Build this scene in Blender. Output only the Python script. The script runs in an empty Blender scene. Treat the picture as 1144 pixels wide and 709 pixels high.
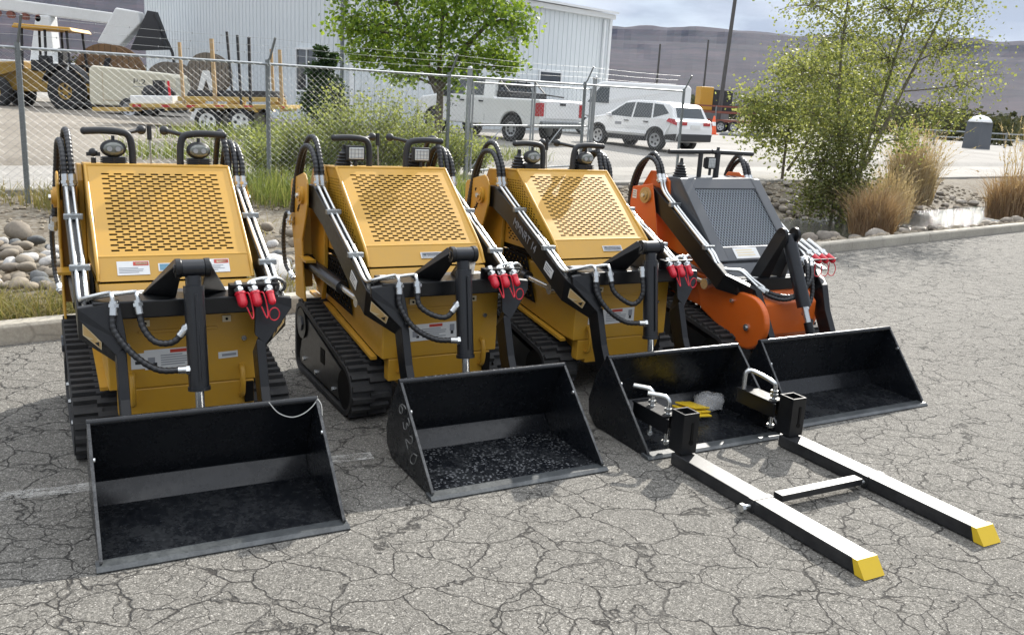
import bpy, math, random
from mathutils import Vector, Matrix, noise

random.seed(7)
scene = bpy.context.scene
col = scene.collection
PI = math.pi
V = Vector

# ------------------------------------------------------------------ mesh builder
class MB:
    def __init__(self):
        self.v, self.f, self.m, self.s = [], [], [], []

    def add(self, vs, fs, m=0, smooth=False):
        o = len(self.v)
        self.v += [tuple(p) for p in vs]
        for f in fs:
            self.f.append(tuple(i + o for i in f)); self.m.append(m); self.s.append(smooth)

    def box(self, c, s, m=0, rot=None):
        c = V(c); hx, hy, hz = s[0] / 2, s[1] / 2, s[2] / 2
        vs = [V((x * hx, y * hy, z * hz)) for x in (-1, 1) for y in (-1, 1) for z in (-1, 1)]
        if rot is not None: vs = [rot @ p for p in vs]
        self.add([p + c for p in vs], [(0, 1, 3, 2), (4, 6, 7, 5), (0, 4, 5, 1), (2, 3, 7, 6), (0, 2, 6, 4), (1, 5, 7, 3)], m)

    def loft(self, rings, m=0, caps=True, smooth=False):
        n = len(rings[0]); vs = [p for r in rings for p in r]; fs = []
        for k in range(len(rings) - 1):
            for i in range(n):
                j = (i + 1) % n
                fs.append((k * n + i, k * n + j, (k + 1) * n + j, (k + 1) * n + i))
        self.add(vs, fs, m, smooth)
        if caps:
            self.add(rings[0], [tuple(range(n - 1, -1, -1))], m)
            self.add(rings[-1], [tuple(range(n))], m)

    def tube(self, pts, r, n=8, m=0, caps=True, smooth=True):
        pts = [V(p) for p in pts]
        rs = r if isinstance(r, (list, tuple)) else [r] * len(pts)
        rings = []; prev = None
        for i, p in enumerate(pts):
            d = (pts[min(i + 1, len(pts) - 1)] - pts[max(i - 1, 0)])
            if d.length < 1e-9: d = V((0, 0, 1))
            d.normalize()
            if prev is None:
                a = V((0, 0, 1)) if abs(d.z) < .9 else V((1, 0, 0))
                u = d.cross(a).normalized()
            else:
                u = prev - d * prev.dot(d)
                u = u.normalized() if u.length > 1e-6 else d.orthogonal().normalized()
            prev = u; w = d.cross(u)
            rings.append([p + (u * math.cos(2 * PI * k / n) + w * math.sin(2 * PI * k / n)) * rs[i] for k in range(n)])
        vs = [p for q in rings for p in q]; fs = []
        for k in range(len(rings) - 1):
            for i in range(n):
                j = (i + 1) % n
                fs.append((k * n + i, k * n + j, (k + 1) * n + j, (k + 1) * n + i))
        self.add(vs, fs, m, smooth)
        if caps:
            self.add(rings[0], [tuple(range(n - 1, -1, -1))], m)
            self.add(rings[-1], [tuple(range(n))], m)

    def cyl(self, a, b, r, n=16, m=0, r2=None):
        self.tube([a, b], [r, r if r2 is None else r2], n, m)

    def prism(self, poly, ax, lo, hi, m=0):
        """poly in the two other axes (cyclic order kept), extruded along ax"""
        def P(q, t):
            return {'x': (t, q[0], q[1]), 'y': (q[0], t, q[1]), 'z': (q[0], q[1], t)}[ax]
        n = len(poly)
        vs = [P(q, lo) for q in poly] + [P(q, hi) for q in poly]
        area = sum(poly[i][0] * poly[(i + 1) % n][1] - poly[(i + 1) % n][0] * poly[i][1] for i in range(n))
        fl = (area > 0) ^ (ax == 'y')
        a = tuple(range(n)); b = tuple(range(n, 2 * n))
        side = [(i, (i + 1) % n, n + (i + 1) % n, n + i) for i in range(n)]
        if fl: self.add(vs, [a[::-1], b] + side, m)
        else: self.add(vs, [a, b[::-1]] + [s[::-1] for s in side], m)

    def disc(self, c, axis, r, t, n=20, m=0):
        c = V(c); a = V(axis).normalized() * t / 2
        self.cyl(c - a, c + a, r, n, m)

    def ball(self, c, r, n=10, m=0, sc=(1, 1, 1)):
        c = V(c); vs = []; fs = []
        rows = max(4, n // 2 + 1)
        for i in range(rows + 1):
            th = PI * i / rows
            for k in range(n):
                ph = 2 * PI * k / n
                vs.append(c + V((math.sin(th) * math.cos(ph) * r * sc[0], math.sin(th) * math.sin(ph) * r * sc[1], math.cos(th) * r * sc[2])))
        for i in range(rows):
            for k in range(n):
                j = (k + 1) % n
                fs.append((i * n + k, (i + 1) * n + k, (i + 1) * n + j, i * n + j))
        self.add(vs, fs, m, True)

    def lathe(self, c, prof, n=24, m=0, axis='z', smooth=True, caps=True):
        c = V(c); rings = []
        for r, h in prof:
            ring = []
            for k in range(n):
                a = 2 * PI * k / n; x, y = r * math.cos(a), r * math.sin(a)
                ring.append(c + V({'z': (x, y, h), 'x': (h, x, y), 'y': (y, h, x)}[axis]))
            rings.append(ring)
        self.loft(rings, m, caps, smooth)

    def quad(self, a, b, c, d, m=0):
        self.add([a, b, c, d], [(0, 1, 2, 3)], m)

    def plate(self, pts, nrm, t, m=0):
        """flat polygon (3-D points) thickened by t along nrm"""
        nrm = V(nrm).normalized() * t
        a = [V(p) for p in pts]; b = [p + nrm for p in a]
        self.loft([a, b], m)

    def build(self, name, mats, parent=None, bevel=0, loc=None, seg=2, fix=False):
        me = bpy.data.meshes.new(name)
        me.from_pydata(self.v, [], self.f)
        if not isinstance(mats, (list, tuple)): mats = [mats]
        for x in mats: me.materials.append(x)
        me.polygons.foreach_set('material_index', self.m)
        me.polygons.foreach_set('use_smooth', self.s)
        me.update()
        if fix:
            import bmesh
            bm = bmesh.new(); bm.from_mesh(me)
            bmesh.ops.remove_doubles(bm, verts=bm.verts, dist=1e-5)
            bmesh.ops.recalc_face_normals(bm, faces=bm.faces)
            bm.to_mesh(me); bm.free()
        if any(self.s): me.set_sharp_from_angle(angle=math.radians(50))
        o = bpy.data.objects.new(name, me); col.objects.link(o)
        if parent is not None: o.parent = parent
        if loc is not None: o.location = loc
        if bevel:
            b = o.modifiers.new('edge', 'BEVEL'); b.width = bevel; b.segments = seg
            b.limit_method = 'ANGLE'; b.angle_limit = math.radians(35)
        return o


def tag(o, label=None, cat=None, group=None, kind=None):
    if label: o['label'] = label
    if cat: o['category'] = cat
    if group: o['group'] = group
    if kind: o['kind'] = kind
    return o


def empty(name, loc=(0, 0, 0), rz=0.0):
    o = bpy.data.objects.new(name, None); col.objects.link(o)
    o.location = loc; o.rotation_euler = (0, 0, rz); o.empty_display_size = .2
    return o


def copy_tree(o, parent=None):
    c = o.copy(); col.objects.link(c)
    if parent is not None: c.parent = parent
    for ch in list(o.children): copy_tree(ch, c)
    return c


def bez(pts, n=8):
    """Catmull-Rom through pts"""
    P = [V(p) for p in pts]; out = []
    Q = [P[0] * 2 - P[1]] + P + [P[-1] * 2 - P[-2]]
    for i in range(1, len(Q) - 2):
        a, b, c, d = Q[i - 1:i + 3]
        for k in range(n):
            t = k / n
            out.append(.5 * ((2 * b) + (c - a) * t + (2 * a - 5 * b + 4 * c - d) * t * t + (3 * b - a - 3 * c + d) * t ** 3))
    out.append(P[-1])
    return out


def text_mesh(s, size, depth=.0006):
    cu = bpy.data.curves.new('lettering', 'FONT'); cu.body = s; cu.size = size; cu.extrude = depth
    cu.align_x = 'CENTER'; cu.align_y = 'CENTER'
    o = bpy.data.objects.new('lettering', cu); col.objects.link(o)
    bpy.context.view_layer.update()
    dg = bpy.context.evaluated_depsgraph_get()
    me = bpy.data.meshes.new_from_object(o.evaluated_get(dg))
    bpy.data.objects.remove(o); bpy.data.curves.remove(cu)
    return me


def lettering(name, s, size, mat, M, parent, stretch=1.0):
    """M: 4x4, local x = reading direction, z = out of the surface"""
    me = text_mesh(s, size); me.name = name
    me.transform(M @ Matrix.Diagonal((stretch, 1, 1, 1)))
    me.materials.clear(); me.materials.append(mat)
    o = bpy.data.objects.new(name, me); col.objects.link(o); o.parent = parent
    return o


def frame_matrix(o, xdir, ydir):
    x = V(xdir).normalized(); y = V(ydir); y = (y - x * y.dot(x)).normalized(); z = x.cross(y)
    M = Matrix((x, y, z)).transposed().to_4x4(); M.translation = V(o)
    return M

# ------------------------------------------------------------------ materials
class NT:
    def __init__(self, name):
        self.mat = bpy.data.materials.new(name); self.mat.use_nodes = True
        self.t = self.mat.node_tree; self.b = self.t.nodes['Principled BSDF']; self.out = self.t.nodes['Material Output']
        self.tc = None
    def n(self, kind, **kw):
        x = self.t.nodes.new(kind)
        for k, v in kw.items():
            if k in x.inputs.keys(): x.inputs[k].default_value = v
            else: setattr(x, k, v)
        return x
    def l(self, a, b): self.t.links.new(a, b)
    def coord(self, out='Object', scale=None):
        if self.tc is None: self.tc = self.n('ShaderNodeTexCoord')
        s = self.tc.outputs[out]
        if scale:
            m = self.n('ShaderNodeMapping'); m.inputs['Scale'].default_value = scale
            self.l(s, m.inputs['Vector']); return m.outputs[0]
        return s
    def noise(self, scale, detail=4, rough=.6, vec=None, out='Object'):
        x = self.n('ShaderNodeTexNoise'); x.inputs['Scale'].default_value = scale
        x.inputs['Detail'].default_value = detail; x.inputs['Roughness'].default_value = rough
        self.l(vec if vec is not None else self.coord(out), x.inputs['Vector']); return x.outputs[0]
    def voro(self, scale, feature='F1', vec=None, rnd=1.0):
        x = self.n('ShaderNodeTexVoronoi'); x.feature = feature; x.inputs['Scale'].default_value = scale
        x.inputs['Randomness'].default_value = rnd
        self.l(vec if vec is not None else self.coord(), x.inputs['Vector']); return x
    def ramp(self, fac, stops, interp='LINEAR'):
        x = self.n('ShaderNodeValToRGB'); cr = x.color_ramp; cr.interpolation = interp
        while len(cr.elements) < len(stops): cr.elements.new(.5)
        for e, (p, c) in zip(cr.elements, stops):
            e.position = p; e.color = (c, c, c, 1) if isinstance(c, (int, float)) else (*c, 1)
        self.l(fac, x.inputs[0]); return x.outputs[0]
    def mix(self, fac, a, b, blend='MIX'):
        x = self.n('ShaderNodeMix'); x.data_type = 'RGBA'; x.blend_type = blend
        for i, s, v in ((0, x.inputs[0], fac), (6, x.inputs[6], a), (7, x.inputs[7], b)):
            if isinstance(v, (int, float)): s.default_value = v if i == 0 else (v, v, v, 1)
            elif isinstance(v, tuple): s.default_value = (*v, 1)
            else: self.l(v, s)
        return x.outputs[2]
    def math(self, op, a, b=0.0, clamp=False):
        x = self.n('ShaderNodeMath'); x.operation = op; x.use_clamp = clamp
        for s, v in ((x.inputs[0], a), (x.inputs[1], b)):
            if isinstance(v, (int, float)): s.default_value = v
            else: self.l(v, s)
        return x.outputs[0]
    def set(self, **kw):
        names = dict(color='Base Color', rough='Roughness', metal='Metallic', spec='Specular IOR Level', coat='Coat Weight', coatr='Coat Roughness', trans='Transmission Weight', alpha='Alpha', ior='IOR', emit='Emission Strength', emitc='Emission Color', sheen='Sheen Weight', sss='Subsurface Weight')
        for k, v in kw.items():
            s = self.b.inputs[names[k]]
            if isinstance(v, (int, float)): s.default_value = v
            elif isinstance(v, tuple): s.default_value = (*v, 1)
            else: self.l(v, s)
        return self
    def bump(self, h, strength=.3, dist=.01, prev=None):
        x = self.n('ShaderNodeBump'); x.inputs['Strength'].default_value = strength; x.inputs['Distance'].default_value = dist
        self.l(h, x.inputs['Height'])
        if prev is not None: self.l(prev, x.inputs['Normal'])
        self.l(x.outputs[0], self.b.inputs['Normal']); return x.outputs[0]


def paint(name, c, rough=.35, coat=.0, dirt=(.33, .29, .22), amt=.25, scale=3.0, metal=0.0, bump=0.0, spec=.5):
    k = NT(name)
    n1 = k.noise(scale, 6, .65); n2 = k.noise(scale * 9, 4, .6)
    d = k.ramp(k.math('ADD', k.math('MULTIPLY', n1, .65), k.math('MULTIPLY', n2, .35)), [(.42, 0.0), (.75, 1.0)])
    k.set(color=k.mix(k.math('MULTIPLY', d, amt), c, dirt), metal=metal, coat=coat, spec=spec)
    k.set(rough=k.math('ADD', k.math('MULTIPLY', n2, .25), rough - .1, True))
    if bump: k.bump(n2, bump, .004)
    return k.mat


def flat(name, c, rough=.5, metal=0.0, **kw):
    k = NT(name)
    n1 = k.noise(14, 3)
    k.set(color=k.mix(k.math('MULTIPLY', n1, .18), c, tuple(x * .6 for x in c)), rough=rough, metal=metal, **kw)
    return k.mat


M = {}
M['yellow'] = paint('yellow_paint', (.535, .287, .026), .37, .10, (.34, .245, .10), .26, 3.5)
M['orange'] = paint('orange_paint', (.62, .115, .010), .34, .15, (.36, .16, .06), .16, 2.5)
M['black'] = paint('black_paint', (.0052, .0057, .0070), .32, .0, (.06, .058, .052), .13, 5, spec=.42)
M['cyl_black'] = paint('cylinder_black', (.011, .0125, .016), .30, .1, (.07, .07, .065), .12, 5)
M['grey_metal'] = paint('dark_grey_paint', (.05, .056, .065), .36, .1, (.14, .13, .12), .2, 4)
M['engine'] = paint('engine_black', (.006, .0055, .005), .75, 0, (.02, .017, .014), .4, 7, spec=.15)
M['rubber'] = paint('track_rubber', (.016, .016, .017), .72, 0, (.10, .095, .085), .42, 9, bump=.3)
k_ = NT('zinc_tube'); k_.set(color=(.66, .67, .66), rough=.27, metal=.9); M['chrome'] = k_.mat
M['zinc'] = paint('galvanised_steel', (.34, .36, .37), .46, 0, (.25, .26, .26), .4, 6, metal=.75)
M['post'] = paint('weathered_steel_post', (.20, .22, .225), .5, 0, (.10, .10, .095), .5, 6, metal=.45)
M['wire'] = paint('fence_wire', (.34, .35, .35), .5, 0, (.2, .2, .19), .4, 9, metal=.4)
M['red'] = paint('red_plastic', (.60, .012, .030), .35, .2, (.3, .02, .03), .2, 8)
M['sticker'] = flat('white_sticker', (.74, .74, .72), .4)
M['sticker_red'] = flat('red_sticker', (.55, .06, .035), .4)
M['sticker_print'] = flat('grey_print', (.30, .31, .33), .45)
M['sticker_black'] = flat('black_print', (.02, .02, .022), .45)
M['sticker_blue'] = flat('blue_print', (.12, .27, .36), .45)
M['sticker_amber'] = flat('amber_label', (.62, .42, .17), .4)
M['sticker_cream'] = flat('cream_label', (.74, .62, .40), .4)
M['chalk'] = flat('chalk', (.22, .22, .21), .9)
M['string'] = flat('pale_wire', (.5, .5, .47), .7)
M['lens'] = NT('lamp_lens').set(color=(.60, .62, .60), rough=.12, coat=.6, spec=.7).mat
M['lens_dark'] = NT('dark_lamp_lens').set(color=(.13, .14, .12), rough=.10, coat=.6, spec=.8).mat
M['white'] = paint('white_paint', (.78, .79, .79), .3, .3, (.5, .47, .42), .12, 2)
M['glass'] = NT('vehicle_glass').set(color=(.035, .045, .048), rough=.05, spec=.8, coat=.4).mat
M['black_plastic'] = flat('black_plastic', (.025, .026, .028), .55)
M['tyre'] = flat('tyre_rubber', (.022, .022, .023), .75)
M['wheel_grey'] = flat('alloy_grey', (.42, .43, .44), .35, .5)
M['tail'] = NT('tail_lamp_red').set(color=(.42, .02, .025), rough=.2, coat=.5).mat


def hose_mat():
    k = NT('spiral_wrapped_hose')
    k.set(color=(.014, .0145, .016), rough=.38, spec=.6)
    return k.mat
M['hose'] = hose_mat()


def bucket_mat(speckle):
    """glossy black shell; only the floor plate (facing up) is scuffed and spotted"""
    k = NT('worn_bucket_paint')
    n1 = k.noise(4.0, 6, .7); n2 = k.noise(40, 5, .7)
    g = k.n('ShaderNodeNewGeometry'); tv = k.n('ShaderNodeSeparateXYZ'); k.l(g.outputs['Normal'], tv.inputs[0])
    fl = k.ramp(tv.outputs[2], [(.80, 0.0), (.93, 1.0)])
    d = k.ramp(k.math('ADD', k.math('MULTIPLY', n1, .6), k.math('MULTIPLY', n2, .4)), [(.44, 0.0), (.70, 1.0)])
    base = (.0060, .0070, .0090)
    c = k.mix(k.math('MULTIPLY', k.math('MULTIPLY', d, .24), k.math('ADD', k.math('MULTIPLY', fl, .85), .15)), base, (.11, .115, .115))
    v = k.voro(62, 'F1'); nn = k.noise(60, 2)
    sp = k.ramp(k.math('ADD', v.outputs['Distance'], k.math('MULTIPLY', nn, .45)), [(.50, 1.0), (.60, 0.0)])
    sp = k.math('MULTIPLY', sp, k.ramp(k.noise(5.0, 3), [(.36, 0.0), (.56, 1.0)]))
    c = k.mix(k.math('MULTIPLY', k.math('MULTIPLY', sp, speckle), fl), c, (.16, .165, .17))
    k.set(color=c, rough=k.math('ADD', k.math('MULTIPLY', d, .18), .22), spec=.42)
    k.bump(n2, .05, .002)
    return k.mat
M['bucket'] = bucket_mat(.10)
M['bucket_spotted'] = bucket_mat(.9)
M['edge_steel'] = paint('scuffed_edge_steel', (.030, .034, .036), .33, 0, (.15, .16, .16), .6, 14, spec=.6)


M['mesh_grey'] = paint('mesh_grey', (.30, .33, .36), .3, 0, (.3, .3, .3), .2, 6, metal=.6)
M['radiator'] = paint('radiator_dark', (.028, .031, .036), .5, 0, (.06, .06, .06), .3, 8)
M['brass'] = paint('plated_boss', (.50, .36, .16), .4, 0, (.3, .2, .1), .3, 6, metal=.5)
M['fork'] = paint('satin_black_fork', (.010, .0105, .012), .40, 0, (.07, .07, .07), .5, 9, spec=.5)
M['tip_yellow'] = paint('tip_yellow', (.68, .46, .02), .45, 0, (.4, .3, .1), .15, 9)
k = NT('clear_plastic'); k.set(color=(.9, .9, .9), rough=.12, spec=.6, alpha=.20); M['clear_plastic'] = k.mat
M['toilet_grey'] = paint('toilet_grey', (.085, .095, .11), .5, 0, (.15, .15, .15), .2, 2)
M['orange_plastic'] = paint('orange_plastic', (.72, .10, .02), .5, 0, (.4, .12, .05), .2, 4)
M['pole_wood'] = paint('pole_wood', (.085, .082, .08), .9, 0, (.05, .045, .04), .5, 3)

def haze_mat(d):
    m = bpy.data.materials.new('haze'); m.use_nodes = True; t = m.node_tree; t.nodes.clear()
    o = t.nodes.new('ShaderNodeOutputMaterial'); v = t.nodes.new('ShaderNodeVolumePrincipled')
    v.inputs['Density'].default_value = d; v.inputs['Color'].default_value = (.50, .66, 1.0, 1); v.inputs['Anisotropy'].default_value = .2
    t.links.new(v.outputs[0], o.inputs['Volume'])
    try: m.cycles.homogeneous_volume = True
    except Exception: pass
    return m
M['haze'] = haze_mat(.00005)
M['rust_red'] = paint('rust_red', (.20, .06, .04), .7, 0, (.12, .08, .06), .4, 6)
M['worn_edge'] = paint('worn_plate_edge', (.018, .019, .021), .36, 0, (.20, .20, .195), .8, 22, metal=.2)
# ------------------------------------------------------------------ perforated sheet (real slots)
def perforated(mb, A, B, C, D, rows, cols, ml, mr, mbt, mt, sw=.60, sh=.42, depth=.0025, m=0):
    """sheet over the corners A (low left) B (low right) C (up right) D (up left) with staggered slots cut right through"""
    A, B, C, D = V(A), V(B), V(C), V(D)
    nrm = (B - A).cross(D - A).normalized()
    def P(u, v, off=0.0): return (A * (1 - u) + B * u) * (1 - v) + (D * (1 - u) + C * u) * v - nrm * off
    vs, fs = [], []
    def q(u0, u1, v0, v1):
        if u1 - u0 < 1e-6 or v1 - v0 < 1e-6: return
        o = len(vs); vs.extend([P(u0, v0), P(u1, v0), P(u1, v1), P(u0, v1)]); fs.append((o, o + 1, o + 2, o + 3))
    pv = (1 - mbt - mt) / rows; pu = (1 - ml - mr) / cols
    vcur = 0.0
    for r in range(rows):
        v0 = mbt + pv * (r + .5 - sh / 2); v1 = v0 + pv * sh
        q(0, 1, vcur, v0)
        u = 0.0; off = (.5 if r % 2 else 0.0)
        for c in range(cols - (1 if r % 2 else 0)):
            u0 = ml + pu * (c + off + .5 - sw / 2); u1 = u0 + pu * sw
            q(u, u0, v0, v1); u = u1
            o = len(vs)
            vs.extend([P(u0, v0), P(u1, v0), P(u1, v1), P(u0, v1), P(u0, v0, depth), P(u1, v0, depth), P(u1, v1, depth), P(u0, v1, depth)])
            fs.extend([(o + 1, o, o + 4, o + 5), (o + 2, o + 1, o + 5, o + 6), (o + 3, o + 2, o + 6, o + 7), (o, o + 3, o + 7, o + 4)])
        q(u, 1, v0, v1); vcur = v1
    q(0, 1, vcur, 1)
    mb.add(vs, fs, m)


def hull2(pts):
    pts = sorted(set((round(a, 5), round(b, 5)) for a, b in pts))
    def half(ps):
        h = []
        for p in ps:
            while len(h) > 1 and (h[-1][0] - h[-2][0]) * (p[1] - h[-2][1]) - (h[-1][1] - h[-2][1]) * (p[0] - h[-2][0]) <= 0: h.pop()
            h.append(p)
        return h
    a = half(pts); b = half(pts[::-1]); return a[:-1] + b[:-1]


def circles_hull(cs, n=40):
    return hull2([(y + r * math.cos(2 * PI * k / n), z + r * math.sin(2 * PI * k / n)) for y, z, r in cs for k in range(n)])


def resample(poly, step):
    pts = [V((a, b)) for a, b in poly]; pts.append(pts[0].copy()); L = [0.0]
    for a, b in zip(pts, pts[1:]): L.append(L[-1] + (b - a).length)
    n = int(L[-1] / step); out = []; j = 0
    for k in range(n):
        d = L[-1] * k / n
        while L[j + 1] < d: j += 1
        t = (d - L[j]) / max(L[j + 1] - L[j], 1e-9); out.append(pts[j].lerp(pts[j + 1], t))
    return out


def make_track(root, s, x0=.25, x1=.47, dy=0.0, lug=.058):
    """rubber crawler track; s=-1 viewer's left, +1 right"""
    cs = [(1.10 + dy, .135, .135), (1.93 + dy, .095, .095), (1.90 + dy, .30, .125)]
    out = circles_hull(cs); inn = circles_hull([(a, b, r - .028) for a, b, r in cs])
    po = resample(out, .019); N = len(po)
    mb = MB()
    def nrm(i):
        d = po[(i + 1) % N] - po[i - 1]; d.normalize(); return V((d.y, -d.x))
    nn = [nrm(i) for i in range(N)]
    ring_o = [(p.x, p.y) for p in po]; ring_i = [(p.x - n.x * .026, p.y - n.y * .026) for p, n in zip(po, nn)]
    xs = (s * x0, s * x1)
    vs = []; fs = []
    for x in xs:
        vs += [(x, a, b) for a, b in ring_o] + [(x, a, b) for a, b in ring_i]
    for i in range(N):
        j = (i + 1) % N
        fs += [(i, j, 2 * N + j, 2 * N + i), (N + i, 3 * N + i, 3 * N + j, N + j), (i, N + i, N + j, j), (2 * N + i, 2 * N + j, 3 * N + j, 3 * N + i)]
    if s < 0: fs = [f[::-1] for f in fs]
    mb.add(vs, fs, 0)
    # lugs: two staggered rows of bars
    lugs = resample(out, lug); K = len(lugs)
    for k in range(K):
        for row in (0, 1):
            t = (k + .5 * row) / K
            i = int(t * N) % N
            p = po[i]; n = nn[i]; d = V((-n.y, n.x))
            w = (x1 - x0); xa = x0 + (.02 if row == 0 else w * .46); xb = x0 + (w * .54 if row == 0 else w - .006)
            if p.y < .02: h = .010
            else: h = .020
            base = p - n * .004; top = p + n * h
            hw, ht = .017, .012
            r = []
            for x in (s * xa, s * xb):
                r.append([V((x, *(base - d * hw))), V((x, *(base + d * hw))), V((x, *(top + d * ht))), V((x, *(top - d * ht)))])
            mb.loft(r, 0)
    # lift so that the lugs, not the belt, stand on the ground
    mb.v = [(x, y, z + .010) for x, y, z in mb.v]
    tr = mb.build('rubber_track', M['rubber'], root, fix=True)
    # frame plate between the wheels
    fb = MB(); inn2 = circles_hull([(a, b, r - .055) for a, b, r in cs[:2]] + [(1.80 + dy, .27, .085)])
    fb.prism(inn2, 'x', s * (x0 + .02), s * (x1 - .012))
    fr = fb.build('track_frame', M['black'], tr, bevel=.004)
    hb = MB(); hb.box((s * (x1 - .0115), 1.50 + dy, .215), (.004, .075, .085))
    hb.build('access_slot', M['engine'], fr)
    for (yy, zz) in ((1.30, .085), (1.62, .085), (1.86, .10)):
        b = MB(); b.disc((s * (x1 - .008), yy + dy, zz), (1, 0, 0), .013, .014, 6); b.build('bolt', M['chrome'], fr)
    b = MB(); b.disc((s * (x1 - .026), 1.90 + dy, .31), (1, 0, 0), .092, .05, 28)
    for k in range(14):
        a = 2 * PI * k / 14; b.box((s * (x1 - .03), 1.90 + dy + .094 * math.cos(a), .31 + .094 * math.sin(a)), (.03, .02, .02))
    sp = b.build('drive_sprocket', M['black'], tr)
    b = MB(); b.disc((s * (x1 - .002), 1.90 + dy, .31), (1, 0, 0), .045, .02, 6)
    b.build('hub', M['grey_metal'], sp)
    b = MB(); b.disc((s * (x1 - .03), 1.10 + dy, .145), (1, 0, 0), .104, .05, 28); b.build('idler_wheel', M['engine'], tr)
    return tr


def make_bucket(root, W, D, H, cx=0.0, mat='bucket', cut=True):
    """open bucket standing on the ground, lip at y=0"""
    k = D / .405; h = H / .398
    prof = [(0.0, 0.0), (0.0, .030), (.385 * k, .398 * h), (.415 * k, .398 * h), (.50 * k, .27 * h), (.548 * k, .13), (.535 * k, .055), (.47 * k, .004)]
    mb = MB(); hw = W / 2; t = .010
    for s in (-1, 1):
        mb.prism(prof, 'x', cx + s * hw, cx + s * (hw - t))
    inner = [(-.02, .012), (.468 * k, .022), (.538 * k, .100 * h), (.402 * k, .396 * h)]
    outer = [(-.02, .001), (.482 * k, .003), (.550 * k, .100 * h), (.416 * k, .400 * h)]
    rings = []
    for i in range(len(inner)):
        (a, b), (c, d) = inner[i], outer[i]
        rings.append([V((cx - hw + t, a, b)), V((cx + hw - t, a, b)), V((cx + hw - t, c, d)), V((cx - hw + t, c, d))])
    mb.loft(rings, 0)
    # top stiffener: half-round bar along the top edge
    mb.tube([(cx - hw - .002, .402 * k, .396 * h), (cx + hw + .002, .402 * k, .396 * h)], .0155, 12)
    for s in (-1, 1):      # gusset brackets on the back that carry the quick-attach plate
        mb.prism([(.552 * k, .06), (.552 * k, .135), (.485 * k, .29 * h), (.54 * k, .32 * h), (.60 * k, .14), (.59 * k, .05)], 'x', cx + s * .27, cx + s * .29)
    bk = mb.build('bucket', M[mat], root, bevel=.0025, fix=True)
    e = MB(); w = hw + .012
    rings = []
    for x in (cx - w, cx + w):
        rings.append([V((x, -.030, .0015)), V((x, .035, .0015)), V((x, .035, .0195)), V((x, -.016, .0175)), V((x, -.032, .006))])
    e.loft(rings, 0); e.build('cutting_edge', M['edge_steel'], bk, bevel=.002, fix=True)
    for s in (-1, 1):
        we = MB(); x0, x1 = cx + s * (hw - t - .0008), cx + s * (hw + .0008)
        pts = [(-.0015, .022), (-.0015, .0305), (.384 * k, .3995 * h), (.391 * k, .3995 * h), (.0055, .0285), (.004, .022)]
        we.loft([[V((x0, a, b)) for a, b in pts], [V((x1, a, b)) for a, b in pts]], 0); we.build('worn_edge', M['worn_edge'], bk, fix=True)
        b = MB(); b.disc((cx + s * (hw - t - .003), .285 * k, .292 * h), (1, 0, 0), .009, .008, 10); b.build('side_bolt', M['chrome'], bk)
    return bk


def sticker(name, root, o, xd, yd, w, h, mats, bits=(), off=.0022):
    """thin label lying on a surface; bits: (x0,y0,x1,y1,material index) in 0..1"""
    Mx = frame_matrix(o, xd, yd); mb = MB()
    def rect(x0, y0, x1, y1, z, m):
        p = [(x0, y0), (x1, y0), (x1, y1), (x0, y1)]
        mb.add([Mx @ V(((a - .5) * w, (b - .5) * h, z)) for a, b in p], [(0, 1, 2, 3)], m)
    c = [(0, 0), (1, 0), (1, 1), (0, 1)]
    lo = [Mx @ V(((a - .5) * w, (b - .5) * h, 0)) for a, b in c]; hi = [Mx @ V(((a - .5) * w, (b - .5) * h, off)) for a, b in c]
    mb.loft([lo, hi], 0)
    for (x0, y0, x1, y1, m) in bits: rect(x0, y0, x1, y1, off + .0008, m)
    return mb.build(name, mats, root)


def text_lines(x0, y0, x1, y1, n, m, rnd):
    out = []
    for i in range(n):
        yy = y1 - (y1 - y0) * (i + .15) / n; hh = (y1 - y0) / n * .45
        out.append((x0, yy - hh, x0 + (x1 - x0) * rnd.uniform(.6, 1), yy, m))
    return out


def warning_bits(rnd):
    b = [(.40, .78, .68, .95, 1), (.05, .25, .16, .62, 2), (.13, .18, .19, .34, 3), (.84, .45, .94, .85, 2), (.86, .25, .92, .45, 3)]
    b += text_lines(.25, .12, .78, .72, 5, 2, rnd)
    return b


def hose(root, pts, r=.0135, n=9, wrap=.022, name='hydraulic_hose', ends=True):
    """rubber hose in a spiral guard: the radius ripples along its length"""
    P = bez(pts, 14); L = 0; rs = []; Q = []
    # resample evenly
    acc = [0.0]
    for a, b in zip(P, P[1:]): acc.append(acc[-1] + (b - a).length)
    N = max(8, int(acc[-1] / (wrap / 4))); j = 0
    for k in range(N + 1):
        d = acc[-1] * k / N
        while j < len(acc) - 2 and acc[j + 1] < d: j += 1
        t = (d - acc[j]) / max(acc[j + 1] - acc[j], 1e-9); Q.append(P[j].lerp(P[j + 1], min(t, 1)))
        rs.append(r * (1.0 + (.075 if k % 4 in (1, 2) else -.05)))
    mb = MB(); mb.tube(Q, rs, n)
    o = mb.build(name, M['hose'], root)
    if ends:
        for a, b in ((Q[0], Q[3]), (Q[-1], Q[-4])):
            f = MB(); d = (a - b).normalized(); f.cyl(a + d * .03, a - d * .028, r * 1.22, 10); f.cyl(a + d * .004, a + d * .018, r * 1.6, 6)
            f.build('hose_fitting', M['chrome'], o)
    return o


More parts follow.
